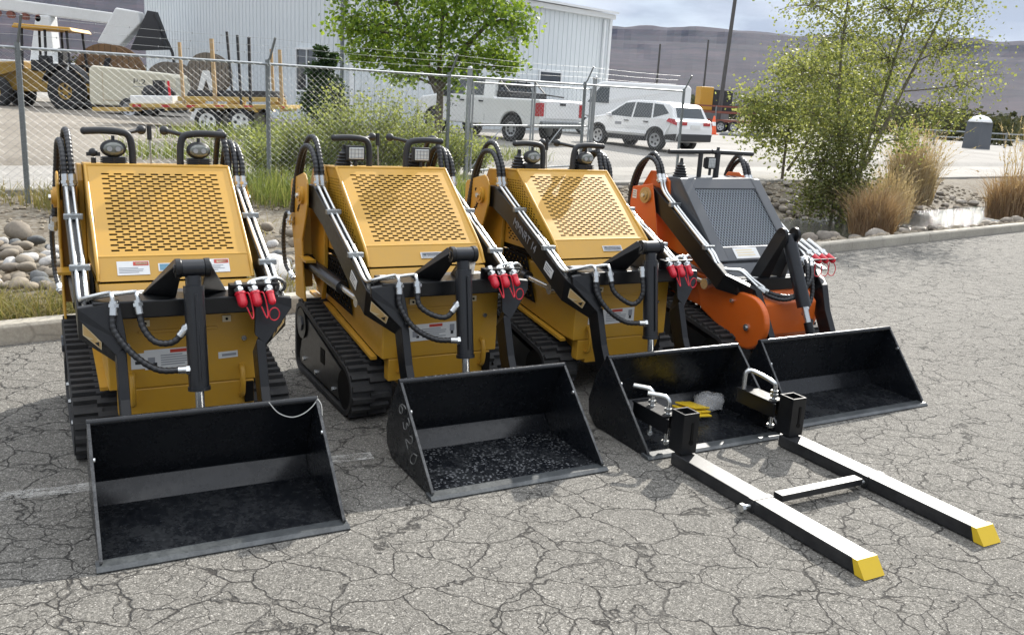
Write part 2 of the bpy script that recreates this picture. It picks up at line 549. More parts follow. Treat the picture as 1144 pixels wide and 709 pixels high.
def make_lamp(root, c, kind, s):
    c = V(c)
    mb = MB()
    if kind == 'oval':
        mb.ball(c + V((0, .014, 0)), 1, 18, 0, (.060, .036, .044))
        mb.tube([c + V((0, .0, -.040)), c + V((0, .0, -.06)), c + V((0, .02, -.085))], .010, 8)
        mb.box(c + V((0, .02, -.058)), (.10, .05, .034))
        for k in range(4): mb.box(c + V((0, .02, -.046 - .010 * k)), (.118, .06, .004))
        mb.cyl(c + V((0, .01, .04)), c + V((0, .01, .062)), .008, 8)
        o = mb.build('work_light', M['black_plastic'], root)
        l = MB(); l.ball(c + V((0, -.013, 0)), 1, 18, 0, (.047, .016, .032)); l.build('lamp_lens', M['lens_dark'], o)
        for q in (-1, 1):
            l = MB(); l.disc(c + V((q * .019, -.0275, 0)), (0, 1, 0), .012, .003, 14); l.build('lamp_reflector', M['wheel_grey'], o)
    else:
        w = .086 if kind == 'square' else .058
        mb.box(c + V((0, .014, 0)), (w * 1.22, .036, .082)); mb.box(c + V((0, .04, 0)), (w, .03, .066))
        mb.tube([c + V((0, .01, -.04)), c + V((0, .01, -.085))], .011, 8)
        o = mb.build('work_light', M['black_plastic'], root, bevel=.005)
        l = MB(); l.box(c + V((0, -.006, 0)), (w, .008, .064))
        lo = l.build('lamp_lens', M['lens'], o, bevel=.003)
        g = MB()
        for k in range(3): g.box(c + V((0, -.011, -.022 + .022 * k)), (w * .92, .002, .0022))
        for k in range(4): g.box(c + V((-w * .36 + w * .24 * k, -.011, 0)), (.0022, .002, .056))
        g.build('lens_grid', M['sticker_print'], lo)
    return o


def make_bellows(root, c):
    mb = MB(); c = V(c); pr = []
    for k in range(11): pr.append((.052 - .0028 * k + (.006 if k % 2 else -.004), .009 * k))
    pr.append((.012, .104)); pr.append((.010, .13))
    mb.lathe(c, pr, 18, smooth=False); return mb.build('rubber_boot', M['black_plastic'], root)


def make_yellow_loader(loc, rz, label, lamp, style):
    rnd = random.Random(style * 11 + 3)
    T = empty('mini_loader', loc, rz)
    tag(T, label, 'mini loader', 'yellow mini loaders parked in a row')
    Y, B = M['yellow'], M['black']
    for s in (-1, 1): make_track(T, s)
    # ---- chassis
    mb = MB()
    up = [(.92, .345), (.92, .70), (1.05, .715), (1.95, .715), (2.08, .60), (2.08, .46), (1.76, .447), (1.02, .347)]
    mb.prism(up, 'x', -.325, .325)
    mb.prism([(.922, .205), (.922, .344), (1.03, .344), (1.9, .42), (1.9, .2)], 'x', -.235, .235)
    mb.prism([(.921, .225), (.921, .344), (.985, .344), (.985, .225)], 'x', -.29, .29)
    ch = mb.build('chassis', Y, T, bevel=.006, fix=True)
    for s in (-1, 1):       # fender flange over the track
        f = MB(); pts = [(1.005, .335), (1.76, .437), (2.12, .452)]
        for (a, b) in zip(pts, pts[1:]):
            f.loft([[V((s * .322, a[0], a[1] - .012)), V((s * .355, a[0], a[1] - .012)), V((s * .355, a[0], a[1] + .004)), V((s * .322, a[0], a[1] + .004))],
                    [V((s * .322, b[0], b[1] - .012)), V((s * .355, b[0], b[1] - .012)), V((s * .355, b[0], b[1] + .004)), V((s * .322, b[0], b[1] + .004))]], 0)
        f.build('track_fender', Y, ch, fix=True)
        r = MB(); x = s * .232
        r.tube(bez([(x, .925, .275), (x, .895, .285), (x, .882, .325), (x, .882, .365), (x, .895, .405), (x, .925, .415)], 5), .0125, 10)
        r.build('tie_down_loop', Y, ch)
        b = MB(); b.disc((s * .245, .915, .545), (0, 1, 0), .012, .016, 8); b.build('bolt', M['chrome'], ch)
        b = MB(); b.box((s * .17, .913, .640), (.036, .012, .028)); bb = b.build('latch_plate', M['sticker_cream'], ch)
        b = MB(); b.disc((s * .17, .905, .640), (0, 1, 0), .006, .006, 8); b.build('latch_hole', M['engine'], bb)
        # dark pump bay low at the side
        g = MB(); perforated(g, (s * .334, 1.36, .470), (s * .334, 1.86, .50), (s * .334, 1.86, .74), (s * .334, 1.50, .74), 9, 7, .05, .05, .06, .06, .6, .55, .008) if s > 0 else perforated(g, (s * .334, 1.86, .50), (s * .334, 1.36, .470), (s * .334, 1.50, .74), (s * .334, 1.86, .74), 9, 7, .05, .05, .06, .06, .6, .55, .008)
        g.build('side_grille', M['engine'], ch)
        if s < 0: continue
        k = MB(); k.prism([(.905, .24), (.905, .335), (.925, .335), (.925, .24)], 'x', s * .285, s * .245); k.build('hose_port', M['engine'], ch)
    b = MB(); b.box((-.035, .914, .600), (.33, .008, .012)); b.build('pressed_rib', Y, ch, bevel=.003)
    ss = [M['sticker'], M['sticker_red'], M['sticker_print'], M['sticker_black'], M['sticker_blue'], M['sticker_amber'], M['sticker_cream']]
    sticker('warning_sticker', ch, (-.045, .9195, .475), (1, 0, .02), (0, 0, 1), .265, .088, ss, warning_bits(rnd))
    sticker('small_sticker', ch, (-.205, .9195, .47), (1, 0, 0), (0, 0, 1), .055, .07, ss, [(.3, .3, .7, .5, 3)])
    if style == 1: sticker('small_sticker', ch, (.175, .9195, .47), (1, 0, .04), (0, 0, 1), .085, .03, ss, [(.18, .3, .92, .7, 2)])
    # ---- hood
    Fz, Fy = 1.250, 1.69; Lz, Ly = .883, 1.197; Cz, Cy = .786, 1.117; hw = .335; ry = 1.93
    mb = MB()
    perforated(mb, (-hw, Ly, Lz), (hw, Ly, Lz), (hw, Fy, Fz), (-hw, Fy, Fz), 31, 10, .085, .085, .045, .10, .61, .64)
    mb.quad((-hw, Cy, Cz), (hw, Cy, Cz), (hw, Ly, Lz), (-hw, Ly, Lz))
    mb.quad((-hw, Fy, Fz), (hw, Fy, Fz), (hw, ry, Fz - .012), (-hw, ry, Fz - .012))
    mb.quad((hw, ry, .72), (-hw, ry, .72), (-hw, ry, Fz - .012), (hw, ry, Fz - .012))
    for s in (-1, 1):
        a, b, c, d = (s * hw, Cy, Cz), (s * hw, ry, .775), (s * hw, ry, Fz - .012), (s * hw, Fy, Fz)
        if s > 0: perforated(mb, a, b, c, d, 25, 11, .075, .22, .06, .13, .60, .62)
        else: perforated(mb, b, a, d, c, 25, 11, .22, .075, .06, .13, .60, .62)
        tri = [(s * hw, Cy, Cz), (s * hw, Fy, Fz), (s * hw, Ly, Lz)]
        mb.add(tri, [(0, 1, 2) if s > 0 else (2, 1, 0)])
        r = .0085
        mb.tube(bez([(s * (hw - .003), Fy - .004, Fz - .006), (s * (hw - .003), (Fy + Ly) / 2, (Fz + Lz) / 2 - .002), (s * (hw - .003), Ly, Lz - .001), (s * (hw - .003), Cy + .002, Cz)], 4), r, 8)
        mb.tube([(s * (hw - .004), Fy, Fz - .007), (s * (hw - .004), ry, Fz - .018)], r, 8)
    mb.tube([(-hw, Fy - .002, Fz - .006), (hw, Fy - .002, Fz - .006)], .010, 8)
    mb.tube([(-hw, Ly + .004, Lz - .004), (hw, Ly + .004, Lz - .004)], .008, 8)
    hd = mb.build('hood', Y, T)
    n_chin = V((0, -(Lz - Cz), (Ly - Cy))).normalized(); up_chin = V((0, Ly - Cy, Lz - Cz)).normalized()
    def chin(x, f): return V((x, Cy + (Ly - Cy) * f, Cz + (Lz - Cz) * f)) + n_chin * .001
    if style == 1:
        for x, w in ((-.185, .135), (.165, .135)):
            sticker('warning_sticker', hd, chin(x, .50), (1, 0, 0), up_chin, w, .07, ss, [(.5, .66, .98, .95, 1), (.58, .72, .95, .9, 6)] + text_lines(.05, .1, .9, .55, 4, 2, rnd))
        sticker('badge', hd, chin(-.045, .5), (1, 0, 0), up_chin, .07, .04, ss, [(.08, .1, .92, .9, 4), (.5, .2, .85, .55, 0)])
    else:
        x = .035 if style == 2 else .055
        sticker('badge', hd, chin(x, .45), (1, 0, 0), up_chin, .135, .036, ss, [(.03, .08, .97, .92, 2), (.07, .16, .93, .84, 0), (.1, .3, .2, .7, 4), (.28, .3, .88, .7, 2)], .006)
    mb = MB()       # lower front panel below the seam
    mb.prism([(1.112, .776), (1.128, .776), (1.07, .70), (1.048, .69)], 'x', -hw + .002, hw - .002)
    mb.build('lower_panel', Y, T, bevel=.003)
    mb = MB()       # engine block, doubling as an added black liner that puts shade behind the slots
    mb.prism([(1.19, .80), (1.222, .866), (1.70, 1.222), (1.90, 1.222), (1.90, .74), (1.19, .74)], 'x', -.318, .318)
    mb.build('engine', M['engine'], T)
    # ---- rear towers
    for s in (-1, 1):
        mb = MB()
        mb.prism([(1.865, 1.185), (1.90, 1.195), (2.15, 1.135), (2.17, 1.11), (2.17, .92), (2.08, .70), (2.06, .445), (1.86, .445), (1.90, .60), (1.93, .80), (1.86, .93), (1.82, 1.02), (1.82, 1.14)], 'x', s * .446, s * .458)
        mb.prism([(1.86, 1.235), (2.03, 1.225), (2.10, 1.10), (2.08, .60), (1.84, .46), (1.80, .6), (1.80, 1.16)], 'x', s * .337, s * .362)
        mb.prism([(2.10, 1.10), (2.12, 1.10), (2.05, .50), (2.02, .50)], 'x', s * .362, s * .446)
        tw = mb.build('rear_tower', Y, T, bevel=.005, fix=True)
        b = MB(); b.disc((s * .466, 1.925, 1.062), (1, 0, 0), .052, .018, 28); b.disc((s * .478, 1.925, 1.062), (1, 0, 0), .036, .01, 24)
        pb = b.build('pivot_boss', Y, tw, bevel=.004)
        b = MB(); b.disc((s * .487, 1.925, 1.062), (1, 0, 0), .016, .014, 6); b.build('bolt', M['chrome'], pb)
        b = MB()
        for k in range(7):
            a = math.radians(120 + 20 * k); b.box((s * .4595, 2.04 + .07 * math.cos(a), 1.03 + .07 * math.sin(a)), (.003, .02, .02))
        b.build('curved_slot', M['engine'], tw)
        b = MB(); b.box((s * .447, 1.85, .70), (.06, .15, .014)); b.build('hose_bracket', Y, tw)
    # ---- lift arms
    for s in (-1, 1):
        xo, xi = s * .432, s * .376
        def zt(y): return .701 + (y - .844) * .463
        rings = []
        for y, zT, zB in ((1.985, 1.10, 1.03), (1.93, 1.128, .995), (1.80, 1.132, .998), (1.60, zt(1.60), zt(1.60) - .118), (1.25, zt(1.25), zt(1.25) - .128), (.99, zt(.99), zt(.99) - .135), (.89, .722, .590)):
            rings.append([V((xo, y - (zT - zB) * .10, zT)), V((xi, y - (zT - zB) * .10, zT)), V((xi, y + (zT - zB) * .10, zB)), V((xo, y + (zT - zB) * .10, zB))])
        xa, xb = s * .302, s * .262
        rings.append([V((xa, .735, .575)), V((xb, .735, .575)), V((xb, .815, .505)), V((xa, .815, .505))])
        rings.append([V((xa, .665, .385)), V((xb, .665, .385)), V((xb, .75, .345)), V((xa, .75, .345))])
        rings.append([V((xa, .56, .20)), V((xb, .56, .20)), V((xb, .65, .15)), V((xa, .65, .15))])
        mb = MB(); mb.loft(rings, 0)
        # elbow gusset plate facing forward, narrowing into the lower arm
        lo = [V((s * .434, .795, .700)), V((s * .434, .800, .745)), V((s * .275, .800, .766)), V((s * .258, .740, .60)), V((s * .302, .728, .555))]
        mb.loft([lo, [p + V((0, .02, .006)) for p in lo]], 0)
        am = mb.build('lift_arm', B, T, bevel=.004, fix=True)
        for k, xx in enumerate((.418, .388)):
            tb = MB()
            pts = [(s * xx, 1.74, zt(1.74) + .022), (s * xx, 1.5, zt(1.5) + .014), (s * xx, 1.1, zt(1.1) + .014), (s * xx, .93, zt(.93) + .016)]
            if s < 0: pts += [(s * (xx - .02), .86, .775), (s * (.315 - .095 * k), .82, .80), (s * (.305 - .095 * k), .785, .795), (s * (.302 - .095 * k), .772, .765)]
            else: pts += [(s * xx, .86, .80), (s * (xx - .05), .82, .835), (s * (.325 - .075 * k), .80, .825), (s * (.325 - .075 * k), .785, .79)]
            tb.tube(bez(pts, 5), .0088, 9); tb.build('steel_tube', M['chrome'], am)
        for y in (1.50, 1.13):
            c = MB(); c.box((s * .403, y, zt(y) + .017), (.082, .030, .026)); c.cyl((s * .403, y, zt(y)), (s * .403, y, zt(y) + .036), .008, 6); c.build('tube_clamp', M['zinc'], am, bevel=.003)
        # stickers on the outer face of the arm
        ax = V((0, -1, -.463)).normalized() if s < 0 else V((0, 1, .463)).normalized(); up = V((0, -.42, .9)).normalized()
        # amber label on the twisted outer face of the elbow
        At, Ab, Bt, Bb = V((s * .432, .877, .722)), V((s * .432, .903, .59)), V((s * .302, .735, .575)), V((s * .302, .815, .505))
        nn = (Bt - At).cross(Ab - At).normalized(); nn = nn if nn.x * s > 0 else -nn
        lb = MB()
        def pq(u, v, o): return (At * (1 - u) + Bt * u) * (1 - v) + (Ab * (1 - u) + Bb * u) * v + nn * o
        def patch(u0, u1, v0, v1, o, m):
            c4 = [pq(u0, v0, o), pq(u1, v0, o), pq(u1, v1, o), pq(u0, v1, o)]
            lb.add(c4 if s > 0 else c4[::-1], [(0, 1, 2, 3)], m)
        patch(.20, .70, .16, .62, .0125, 6); patch(.22, .68, .20, .58, .0132, 5); patch(.32, .46, .34, .44, .0139, 3); patch(.54, .64, .27, .52, .0139, 3)
        lb.build('arm_label', ss, am)
        if s < 0 and style != 1: sticker('arm_sticker', am, (s * .4338, 1.06, .735), ax, up, .10, .055, ss, text_lines(.1, .1, .9, .9, 3, 2, rnd))
        if s < 0 and style == 3:
            lettering('lettering', 'MMNRT 14', .072, M['sticker_print'], frame_matrix((s * .4332, 1.37, .885), V((0, -1, -.463)), up), am, .92)
        # lift cylinder
        c = MB(); c.cyl((s * .395, 2.0, .655), (s * .395, 1.36, .632), .036, 20); c.cyl((s * .395, 2.04, .656), (s * .395, 1.985, .655), .043, 16); c.disc((s * .395, 2.035, .656), (1, 0, 0), .04, .06, 16)
        lc = c.build('lift_cylinder', M['cyl_black'], T)
        c = MB(); c.cyl((s * .395, 1.36, .632), (s * .395, 1.08, .622), .016, 14); c.disc((s * .395, 1.07, .622), (1, 0, 0), .032, .05, 16); c.build('cylinder_rod', M['chrome'], lc)
    # ---- cross beam, tilt bracket and tilt cylinder
    mb = MB(); mb.box((0, .875, .727), (.752, .15, .076)); cb = mb.build('cross_beam', B, T, bevel=.006)
    dk = MB(); dk.box((0, 1.0, .752), (.66, .095, .012)); dk.box((0, 1.03, .72), (.62, .03, .06)); st = dk.build('top_step', M['grey_metal'], T)
    sticker('deck_sticker', st, (-.20, .995, .7583), (1, 0, 0), (0, 1, 0), .22, .07, ss, [(.34, 0, .36, 1, 2), (.1, .4, .25, .6, 2), (.6, .3, .85, .5, 3)])
    sticker('deck_sticker', st, (.18, .995, .7583), (1, 0, 0), (0, 1, 0), .14, .07, ss, [(.1, .4, .9, .55, 2)])
    for s in (-1, 1):
        g = MB()
        lo = [V((s * .050, .955, .765)), V((s * .175, .955, .765)), V((s * .175, .925, .765)), V((s * .050, .835, .765))]
        hi = [V((s * .046, .745, .945)), V((s * .068, .745, .945)), V((s * .068, .68, .935)), V((s * .046, .68, .905))]
        g.loft([lo, hi], 0)
        g.disc((s * .057, .705, .915), (1, 0, 0), .040, .024, 20)
        g.build('tilt_bracket', B, cb, bevel=.003, fix=True)
    b = MB(); b.cyl((-.075, .705, .915), (.075, .705, .915), .018, 14); b.cyl((-.044, .705, .915), (.044, .705, .915), .036, 20); b.build('pivot_pin', M['cyl_black'], cb)
    c = MB(); a0 = V((0, .700, .885)); a1 = V((.003, .632, .415))
    c.cyl(a0, a0.lerp(a1, .10), .032, 20); c.cyl(a0.lerp(a1, .09), a1, .0415, 28); c.cyl(a1.lerp(a0, .02), a1.lerp(a0, -.012), .046, 28)
    c.cyl(a0.lerp(a1, .14) + V((.0, -.05, 0)), a0.lerp(a1, .9) + V((0, -.049, 0)), .006, 8)
    tc = c.build('tilt_cylinder', M['cyl_black'], T)
    c = MB(); a2 = a1 + (a1 - a0).normalized() * .115
    c.cyl(a1, a2, .019, 16); c.build('cylinder_rod', M['chrome'], tc)
    c = MB(); c.cyl(a2, a2 + (a2 - a1).normalized() * .07, .026, 14); c.disc(a2 + (a2 - a1).normalized() * .08, (1, 0, 0), .036, .06, 16); c.build('rod_eye', B, tc)
    # ---- hoses
    j = lambda a=.008: rnd.uniform(-a, a)
    hose(T, [(-.302, .770, .745), (-.300 + j(), .745, .66), (-.245 + j(), .70, .565 + j()), (-.15, .665, .505 + j()), (-.048, .640, .50)])
    hose(T, [(-.207, .770, .745), (-.200 + j(), .745, .665), (-.155 + j(), .71, .615 + j()), (-.09, .675, .612), (-.045, .668, .66)] if style != 3 else [(-.207, .770, .745), (-.19, .74, .66), (-.10, .69, .60), (-.055, .665, .66), (-.052, .69, .78)])
    for k, (xx, ap, dy) in enumerate(((-.418, .175, 0.0), (-.388, .22, .02))):
        hose(T, [(xx, 1.755, 1.165), (xx - .004, 1.785, 1.27), (xx - .010 + j(), 1.86 + dy, 1.165 + ap), (xx - .02, 1.97 + dy, 1.15 + ap), (xx - .03, 2.055 + dy, 1.20), (xx - .045, 2.085 + dy, 1.02), (-.475, 2.09 + dy, .90)], r=.0152)
    for k, (xx, ap) in enumerate(((.350, .235), (.388, .185), (.420, .175))):
        hose(T, [(xx, 1.755, 1.165), (xx + .002, 1.79, 1.27), (xx - .004 + j(), 1.86, 1.165 + ap), (xx - .012, 1.97, 1.15 + ap), (xx - .018, 2.05, 1.18), (xx - .02, 2.08, 1.0)], r=.0152)
    hose(T, [(-.472, 2.10, .93), (-.48, 2.19, .92), (-.485, 2.235, .78), (-.48, 2.21, .62), (-.465, 2.12, .555)], r=.013)
    # ---- couplers at the right end of the beam
    b = MB(); b.box((.265, .80, .815), (.205, .05, .012)); b.box((.265, .822, .79), (.205, .010, .055)); cbk = b.build('coupler_bracket', B, T, bevel=.002)
    for k, x in enumerate((.200, .262, .326)):
        d = V((.10, -.62, -.78)).normalized(); o = V((x, .785, .805))
        c = MB(); c.cyl(o + V((0, .02, .02)), o + d * .035, .017, 14); c.cyl(o + d * .005, o + d * .018, .0215, 6)
        cp = c.build('hydraulic_coupler', M['chrome'], T)
        r = .0215 if k < 2 else .0165
        c = MB(); c.cyl(o + d * .030, o + d * .074, r, 18); c.cyl(o + d * .026, o + d * .036, r * 1.12, 18); c.ball(o + d * .074, r * .98, 14)
        c.build('red_cap', M['red'], cp)
        l = MB()
        if k == 2: l.tube([o + d * .10 + V((.022 * math.cos(t), -.012, -.03 + .028 * math.sin(t))) for t in [2 * PI * i / 20 for i in range(21)]], .0028, 6)
        else: l.tube(bez([o + d * .03 + V((.018, 0, 0)), o + V((.035, -.04, -.02)), o + d * .09 + V((.04, 0, -.02)), o + d * .12 + V((.03, 0, -.03)), o + d * .095 + V((.012, 0, 0))], 5), .0032, 6)
        l.build('cap_tether', M['red'], cp)
    # ---- controls
    for s in (-1, 1):
        h = MB(); yy = 1.76
        h.tube(bez([(s * .112, yy, 1.225), (s * .114, yy, 1.33), (s * .128, yy - .003, 1.385), (s * .165, yy - .006, 1.402), (s * .24, yy - .01, 1.407), (s * .325, yy - .012, 1.403)], 6), .0175, 14)
        h.ball((s * .325, yy - .012, 1.403), .0185, 12)
        h.box((s * .112, yy, 1.238), (.06, .05, .008))
        h.build('grab_handle', M['black_plastic'], T)
        l = MB(); l.tube([(s * .16, 1.80, 1.39), (s * .085, 1.86, 1.405), (s * .055, 1.88, 1.408)], .011, 10); l.ball((s * .055, 1.88, 1.410), .024, 14); l.build('control_lever', M['black_plastic'], T)
        make_lamp(T, (s * .200, 1.735, 1.322), lamp, s)
        if style >= 2: make_bellows(T, (s * .215 - (.05 if style == 3 else .035), 1.80, 1.235))
    if style == 1:
        k = MB(); k.cyl((-.29, 1.76, 1.24), (-.29, 1.76, 1.275), .012, 10); k.ball((-.29, 1.76, 1.30), .021, 12); k.box((-.29, 1.76, 1.292), (.062, .018, .018)); k.build('throttle_knob', M['black_plastic'], T)
    l = MB(); l.cyl((-.012, 1.88, 1.22), (-.016, 1.89, 1.385), .0045, 8); lv = l.build('throttle_rod', M['zinc'], T)
    l = MB(); l.cyl((-.0158, 1.889, 1.36), (-.0165, 1.891, 1.43), .012, 10); l.build('rod_grip', M['black_plastic'], lv)
    # ---- bucket
    bk = make_bucket(T, .877, .405, .398, mat='bucket_spotted' if style == 2 else 'bucket')
    if style == 2:
        glyphs = {'6': [(.8, 1), (.35, .75), (.12, .35), (.3, .03), (.7, .05), (.8, .32), (.5, .48), (.18, .34)], '3': [(.15, .92), (.6, 1), (.75, .75), (.4, .55), (.8, .35), (.6, .03), (.1, .1)],
                  '2': [(.12, .75), (.4, 1), (.75, .8), (.6, .45), (.1, .02), (.9, .04)], '0': [(.5, 1), (.15, .6), (.3, .05), (.7, .02), (.9, .5), (.55, 1), (.45, .97)]}
        xd = V((0, -.60, -.80)).normalized(); yd = V((0, -.80, .60)).normalized(); o0 = V((-.4402, .365, .312))
        ck = MB()
        for i, g in enumerate('6320'):
            o_ = o0 + xd * (.078 * i) + yd * (.006 * (i % 2) - .04)
            ck.tube(bez([o_ + xd * (.055 * x) + yd * (.082 * y) for x, y in glyphs[g]], 4), .0019, 5)
        ck.build('chalk_number', M['chalk'], bk)
    if style == 1:   # the loose string hanging over the top right corner
        w = MB(); w.tube(bez([(.235, .392, .408), (.27, .372, .365), (.32, .36, .345), (.37, .365, .352), (.41, .375, .375), (.435, .385, .40)], 6), .0022, 5)
        w.tube(bez([(.435, .385, .405), (.447, .37, .38), (.446, .35, .34)], 5), .0022, 5)
        w.build('loose_wire', M['string'], bk)
    return T


def make_orange_loader(loc, rz):
    rnd = random.Random(5)
    T = empty('mini_loader', loc, rz)
    tag(T, 'orange mini loader with a dark grey mesh hood, last in the row', 'mini loader')
    O, B, G = M['orange'], M['black'], M['grey_metal']
    ss = [M['sticker'], M['sticker_red'], M['sticker_print'], M['sticker_black'], M['sticker_blue'], M['sticker_amber'], M['sticker_cream']]
    X = .12; d = -.17
    for s in (-1, 1):
        t = make_track(T, s, .25, .46, d); t.location.x = X
    mb = MB()
    mb.prism([(.80, .20), (.74, .30), (.74, .50), (.82, .56), (1.7, .60), (1.9, .55), (1.9, .42), (1.58, .43), (.95, .345), (.95, .2)], 'x', X - .235, X + .235)
    mb.prism([(.86, .345), (.86, .56), (1.25, .60), (1.9, .60), (1.9, .43), (1.58, .43)], 'x', X - .335, X + .335)
    ch = mb.build('chassis', O, T, bevel=.012, fix=True)
    # rounded front cheeks
    for s in (-1, 1):
        c = MB(); pr = hull2([(.77 + .175 * math.cos(t), .39 + .175 * math.sin(t)) for t in [2 * PI * i / 40 for i in range(40)]] + [(1.30, .62), (1.20, .38), (1.0, .34)])
        if s > 0: pr = [(y + .22, z) for y, z in pr]
        c.prism(pr, 'x', X + s * .306, X + s * .352)
        ck = c.build('front_cheek', O, ch, bevel=.016, fix=True, seg=3)
        for (yy, zz) in ((.75, .36), (.90, .50)):
            b = MB(); b.disc((X + s * .355, yy, zz), (1, 0, 0), .022 if yy < .8 else .012, .018, 14); b.disc((X + s * .366, yy, zz), (1, 0, 0), .012, .012, 6); b.build('bolt', M['chrome'], ck)
    b = MB(); b.disc((X + .19, .735, .36), (0, 1, 0), .024, .02, 14); b.build('bolt', M['chrome'], ch)
    # hood: dark grey frame round an open mesh
    hw = .365; Fy, Fz, Ly, Lz = 1.52, 1.215, 1.05, .725
    Ft = V((0, Fy, Fz)); Lw = V((0, Ly, Lz)); up = (Ft - Lw).normalized(); nr = V((0, -up.z, up.y))
    mb = MB()
    def slab(x0, x1, f0, f1, t=.016):
        a = Lw + (Ft - Lw) * f0; b = Lw + (Ft - Lw) * f1
        mb.loft([[V((x0, a.y, a.z)) + V((X, 0, 0)), V((x1, a.y, a.z)) + V((X, 0, 0)), V((x1, b.y, b.z)) + V((X, 0, 0)), V((x0, b.y, b.z)) + V((X, 0, 0))],
                 [V((x0, a.y, a.z)) + V((X, 0, 0)) - nr * t, V((x1, a.y, a.z)) + V((X, 0, 0)) - nr * t, V((x1, b.y, b.z)) + V((X, 0, 0)) - nr * t, V((x0, b.y, b.z)) + V((X, 0, 0)) - nr * t]], 0)
    slab(-hw, -hw + .085, .0, 1); slab(hw - .085, hw, 0, 1); slab(-hw + .085, hw - .085, .87, 1); slab(-hw + .085, hw - .085, 0, .17)
    for s in (-1, 1):
        mb.prism([(Ly + .012, Lz - .01), (Fy + .012, Fz - .012), (1.80, 1.20), (1.80, .70), (Ly + .06, .66)], 'x', X + s * (hw - .004), X + s * (hw - .02))
    mb.box((X, 1.66, 1.205), (2 * hw - .01, .28, .02))
    mb.prism([(Ly - .004, Lz - .016), (Ly + .02, Lz - .016), (1.0, .635), (.965, .63)], 'x', X - hw + .02, X + hw - .02)
    hd = mb.build('hood', G, T, bevel=.006, fix=True)
    # expanded-metal mesh: two families of flat strands
    ms = MB(); ux = hw - .080; H0 = .165; H1 = .875; LN = (Ft - Lw).length
    def pt(x, f, o=0): return Lw + (Ft - Lw) * f + V((X + x, 0, 0)) - nr * (.008 + o)
    hgt = LN * (H1 - H0); step = .025
    for sg in (-1, 1):
        k = -hgt
        x = -ux - hgt * .62
        while x < ux + hgt * .62:
            # strand from bottom (x) leaning sg*.62
            pa = []; n = 2
            x0, f0, x1, f1 = x, 0.0, x + sg * .62 * hgt, 1.0
            # clip to +-ux
            for lim in (-ux, ux):
                for e in (0, 1):
                    pass
            def clip(x0, t0, x1, t1):
                if (x0 < -ux and x1 < -ux) or (x0 > ux and x1 > ux): return None
                def at(xl): return t0 + (t1 - t0) * (xl - x0) / (x1 - x0)
                a, b = (x0, t0), (x1, t1)
                if a[0] < -ux: a = (-ux, at(-ux))
                if a[0] > ux: a = (ux, at(ux))
                if b[0] < -ux: b = (-ux, at(-ux))
                if b[0] > ux: b = (ux, at(ux))
                return a, b
            r = clip(x0, f0, x1, f1)
            if r and abs(r[0][1] - r[1][1]) > .01:
                (xa, ta), (xb, tb) = r
                A = pt(xa, H0 + (H1 - H0) * ta, 0 if sg > 0 else .002); Bq = pt(xb, H0 + (H1 - H0) * tb, 0 if sg > 0 else .002)
                ms.tube([A, Bq], .0026, 4, smooth=False)
            x += step
    ms.build('hood_mesh', M['mesh_grey'], hd)
    e = MB(); e.prism([(Ly + .07, .70), (Ly + .075, Lz + .03), (Fy - .02, Fz - .09), (1.78, 1.15), (1.78, .66)], 'x', X - .33, X + .33); e.build('radiator', M['radiator'], T)
    sticker('hood_sticker', hd, Lw + (Ft - Lw) * .085 + V((X - .10, 0, 0)) + nr * .001, (1, 0, 0), up, .21, .085, ss, text_lines(.1, .15, .9, .85, 3, 6, rnd))
    sticker('badge', hd, Lw + (Ft - Lw) * .085 + V((X + .14, 0, 0)) + nr * .001, (1, 0, 0), up, .125, .034, ss, [(.03, .06, .97, .94, 2), (.07, .18, .93, .82, 0)], .007)
    sticker('deck_sticker', T, (X, .92, .641), (1, 0, 0), (0, 1, -.1), .44, .07, ss, [(.3, .3, .5, .6, 6)])
    b = MB(); b.prism([(.86, .60), (.86, .638), (.99, .638), (.99, .60)], 'x', X - .31, X + .31); b.build('top_step', G, T)
    # rear towers
    for s in (-1, 1):
        mb = MB()
        mb.prism([(1.62, 1.185), (1.72, 1.245), (1.84, 1.24), (1.93, 1.12), (1.93, 1.02), (1.80, .92), (1.74, .78), (1.30, .66), (1.10, .62), (1.16, .70), (1.45, .90), (1.60, 1.05)], 'x', X + s * .35, X + s * .372)
        mb.prism([(1.70, 1.16), (1.92, 1.12), (1.94, 1.0), (1.86, .70), (1.86, .42), (1.6, .43), (1.55, .62), (1.62, .90)], 'x', X + s * .446, X + s * .458)
        tw = mb.build('rear_tower', O, T, bevel=.006, fix=True)
        b = MB(); b.disc((X + s * .466, 1.752, 1.075), (1, 0, 0), .055, .02, 28); b.disc((X + s * .48, 1.752, 1.075), (1, 0, 0), .034, .012, 24); pb = b.build('pivot_boss', M['brass'], tw, bevel=.004)
        b = MB(); b.disc((X + s * .489, 1.752, 1.075), (1, 0, 0), .016, .014, 6); b.build('bolt', M['chrome'], pb)
        if s < 0:
            sticker('tower_sticker', tw, (X + s * .4585, 1.885, 1.07), (0, -1, 0), (0, 0, 1), .045, .06, ss, text_lines(.1, .1, .9, .9, 3, 2, rnd))
            sticker('tower_decal', tw, (X + s * .3735, 1.36, .80), V((0, -1, -.62)), V((0, -.5, .8)), .20, .075, [M['sticker_blue'], M['sticker_print'], M['sticker'], M['sticker_black']], [(.03, .5, .3, .95, 1), (.12, .3, .34, .7, 3), (.36, .15, .8, .85, 0), (.82, .2, .97, .7, 1)])
        b = MB(); b.box((X + s * .40, 1.52, .585), (.09, .22, .25)); b.build('fuel_tank', M['engine'], T, bevel=.02)
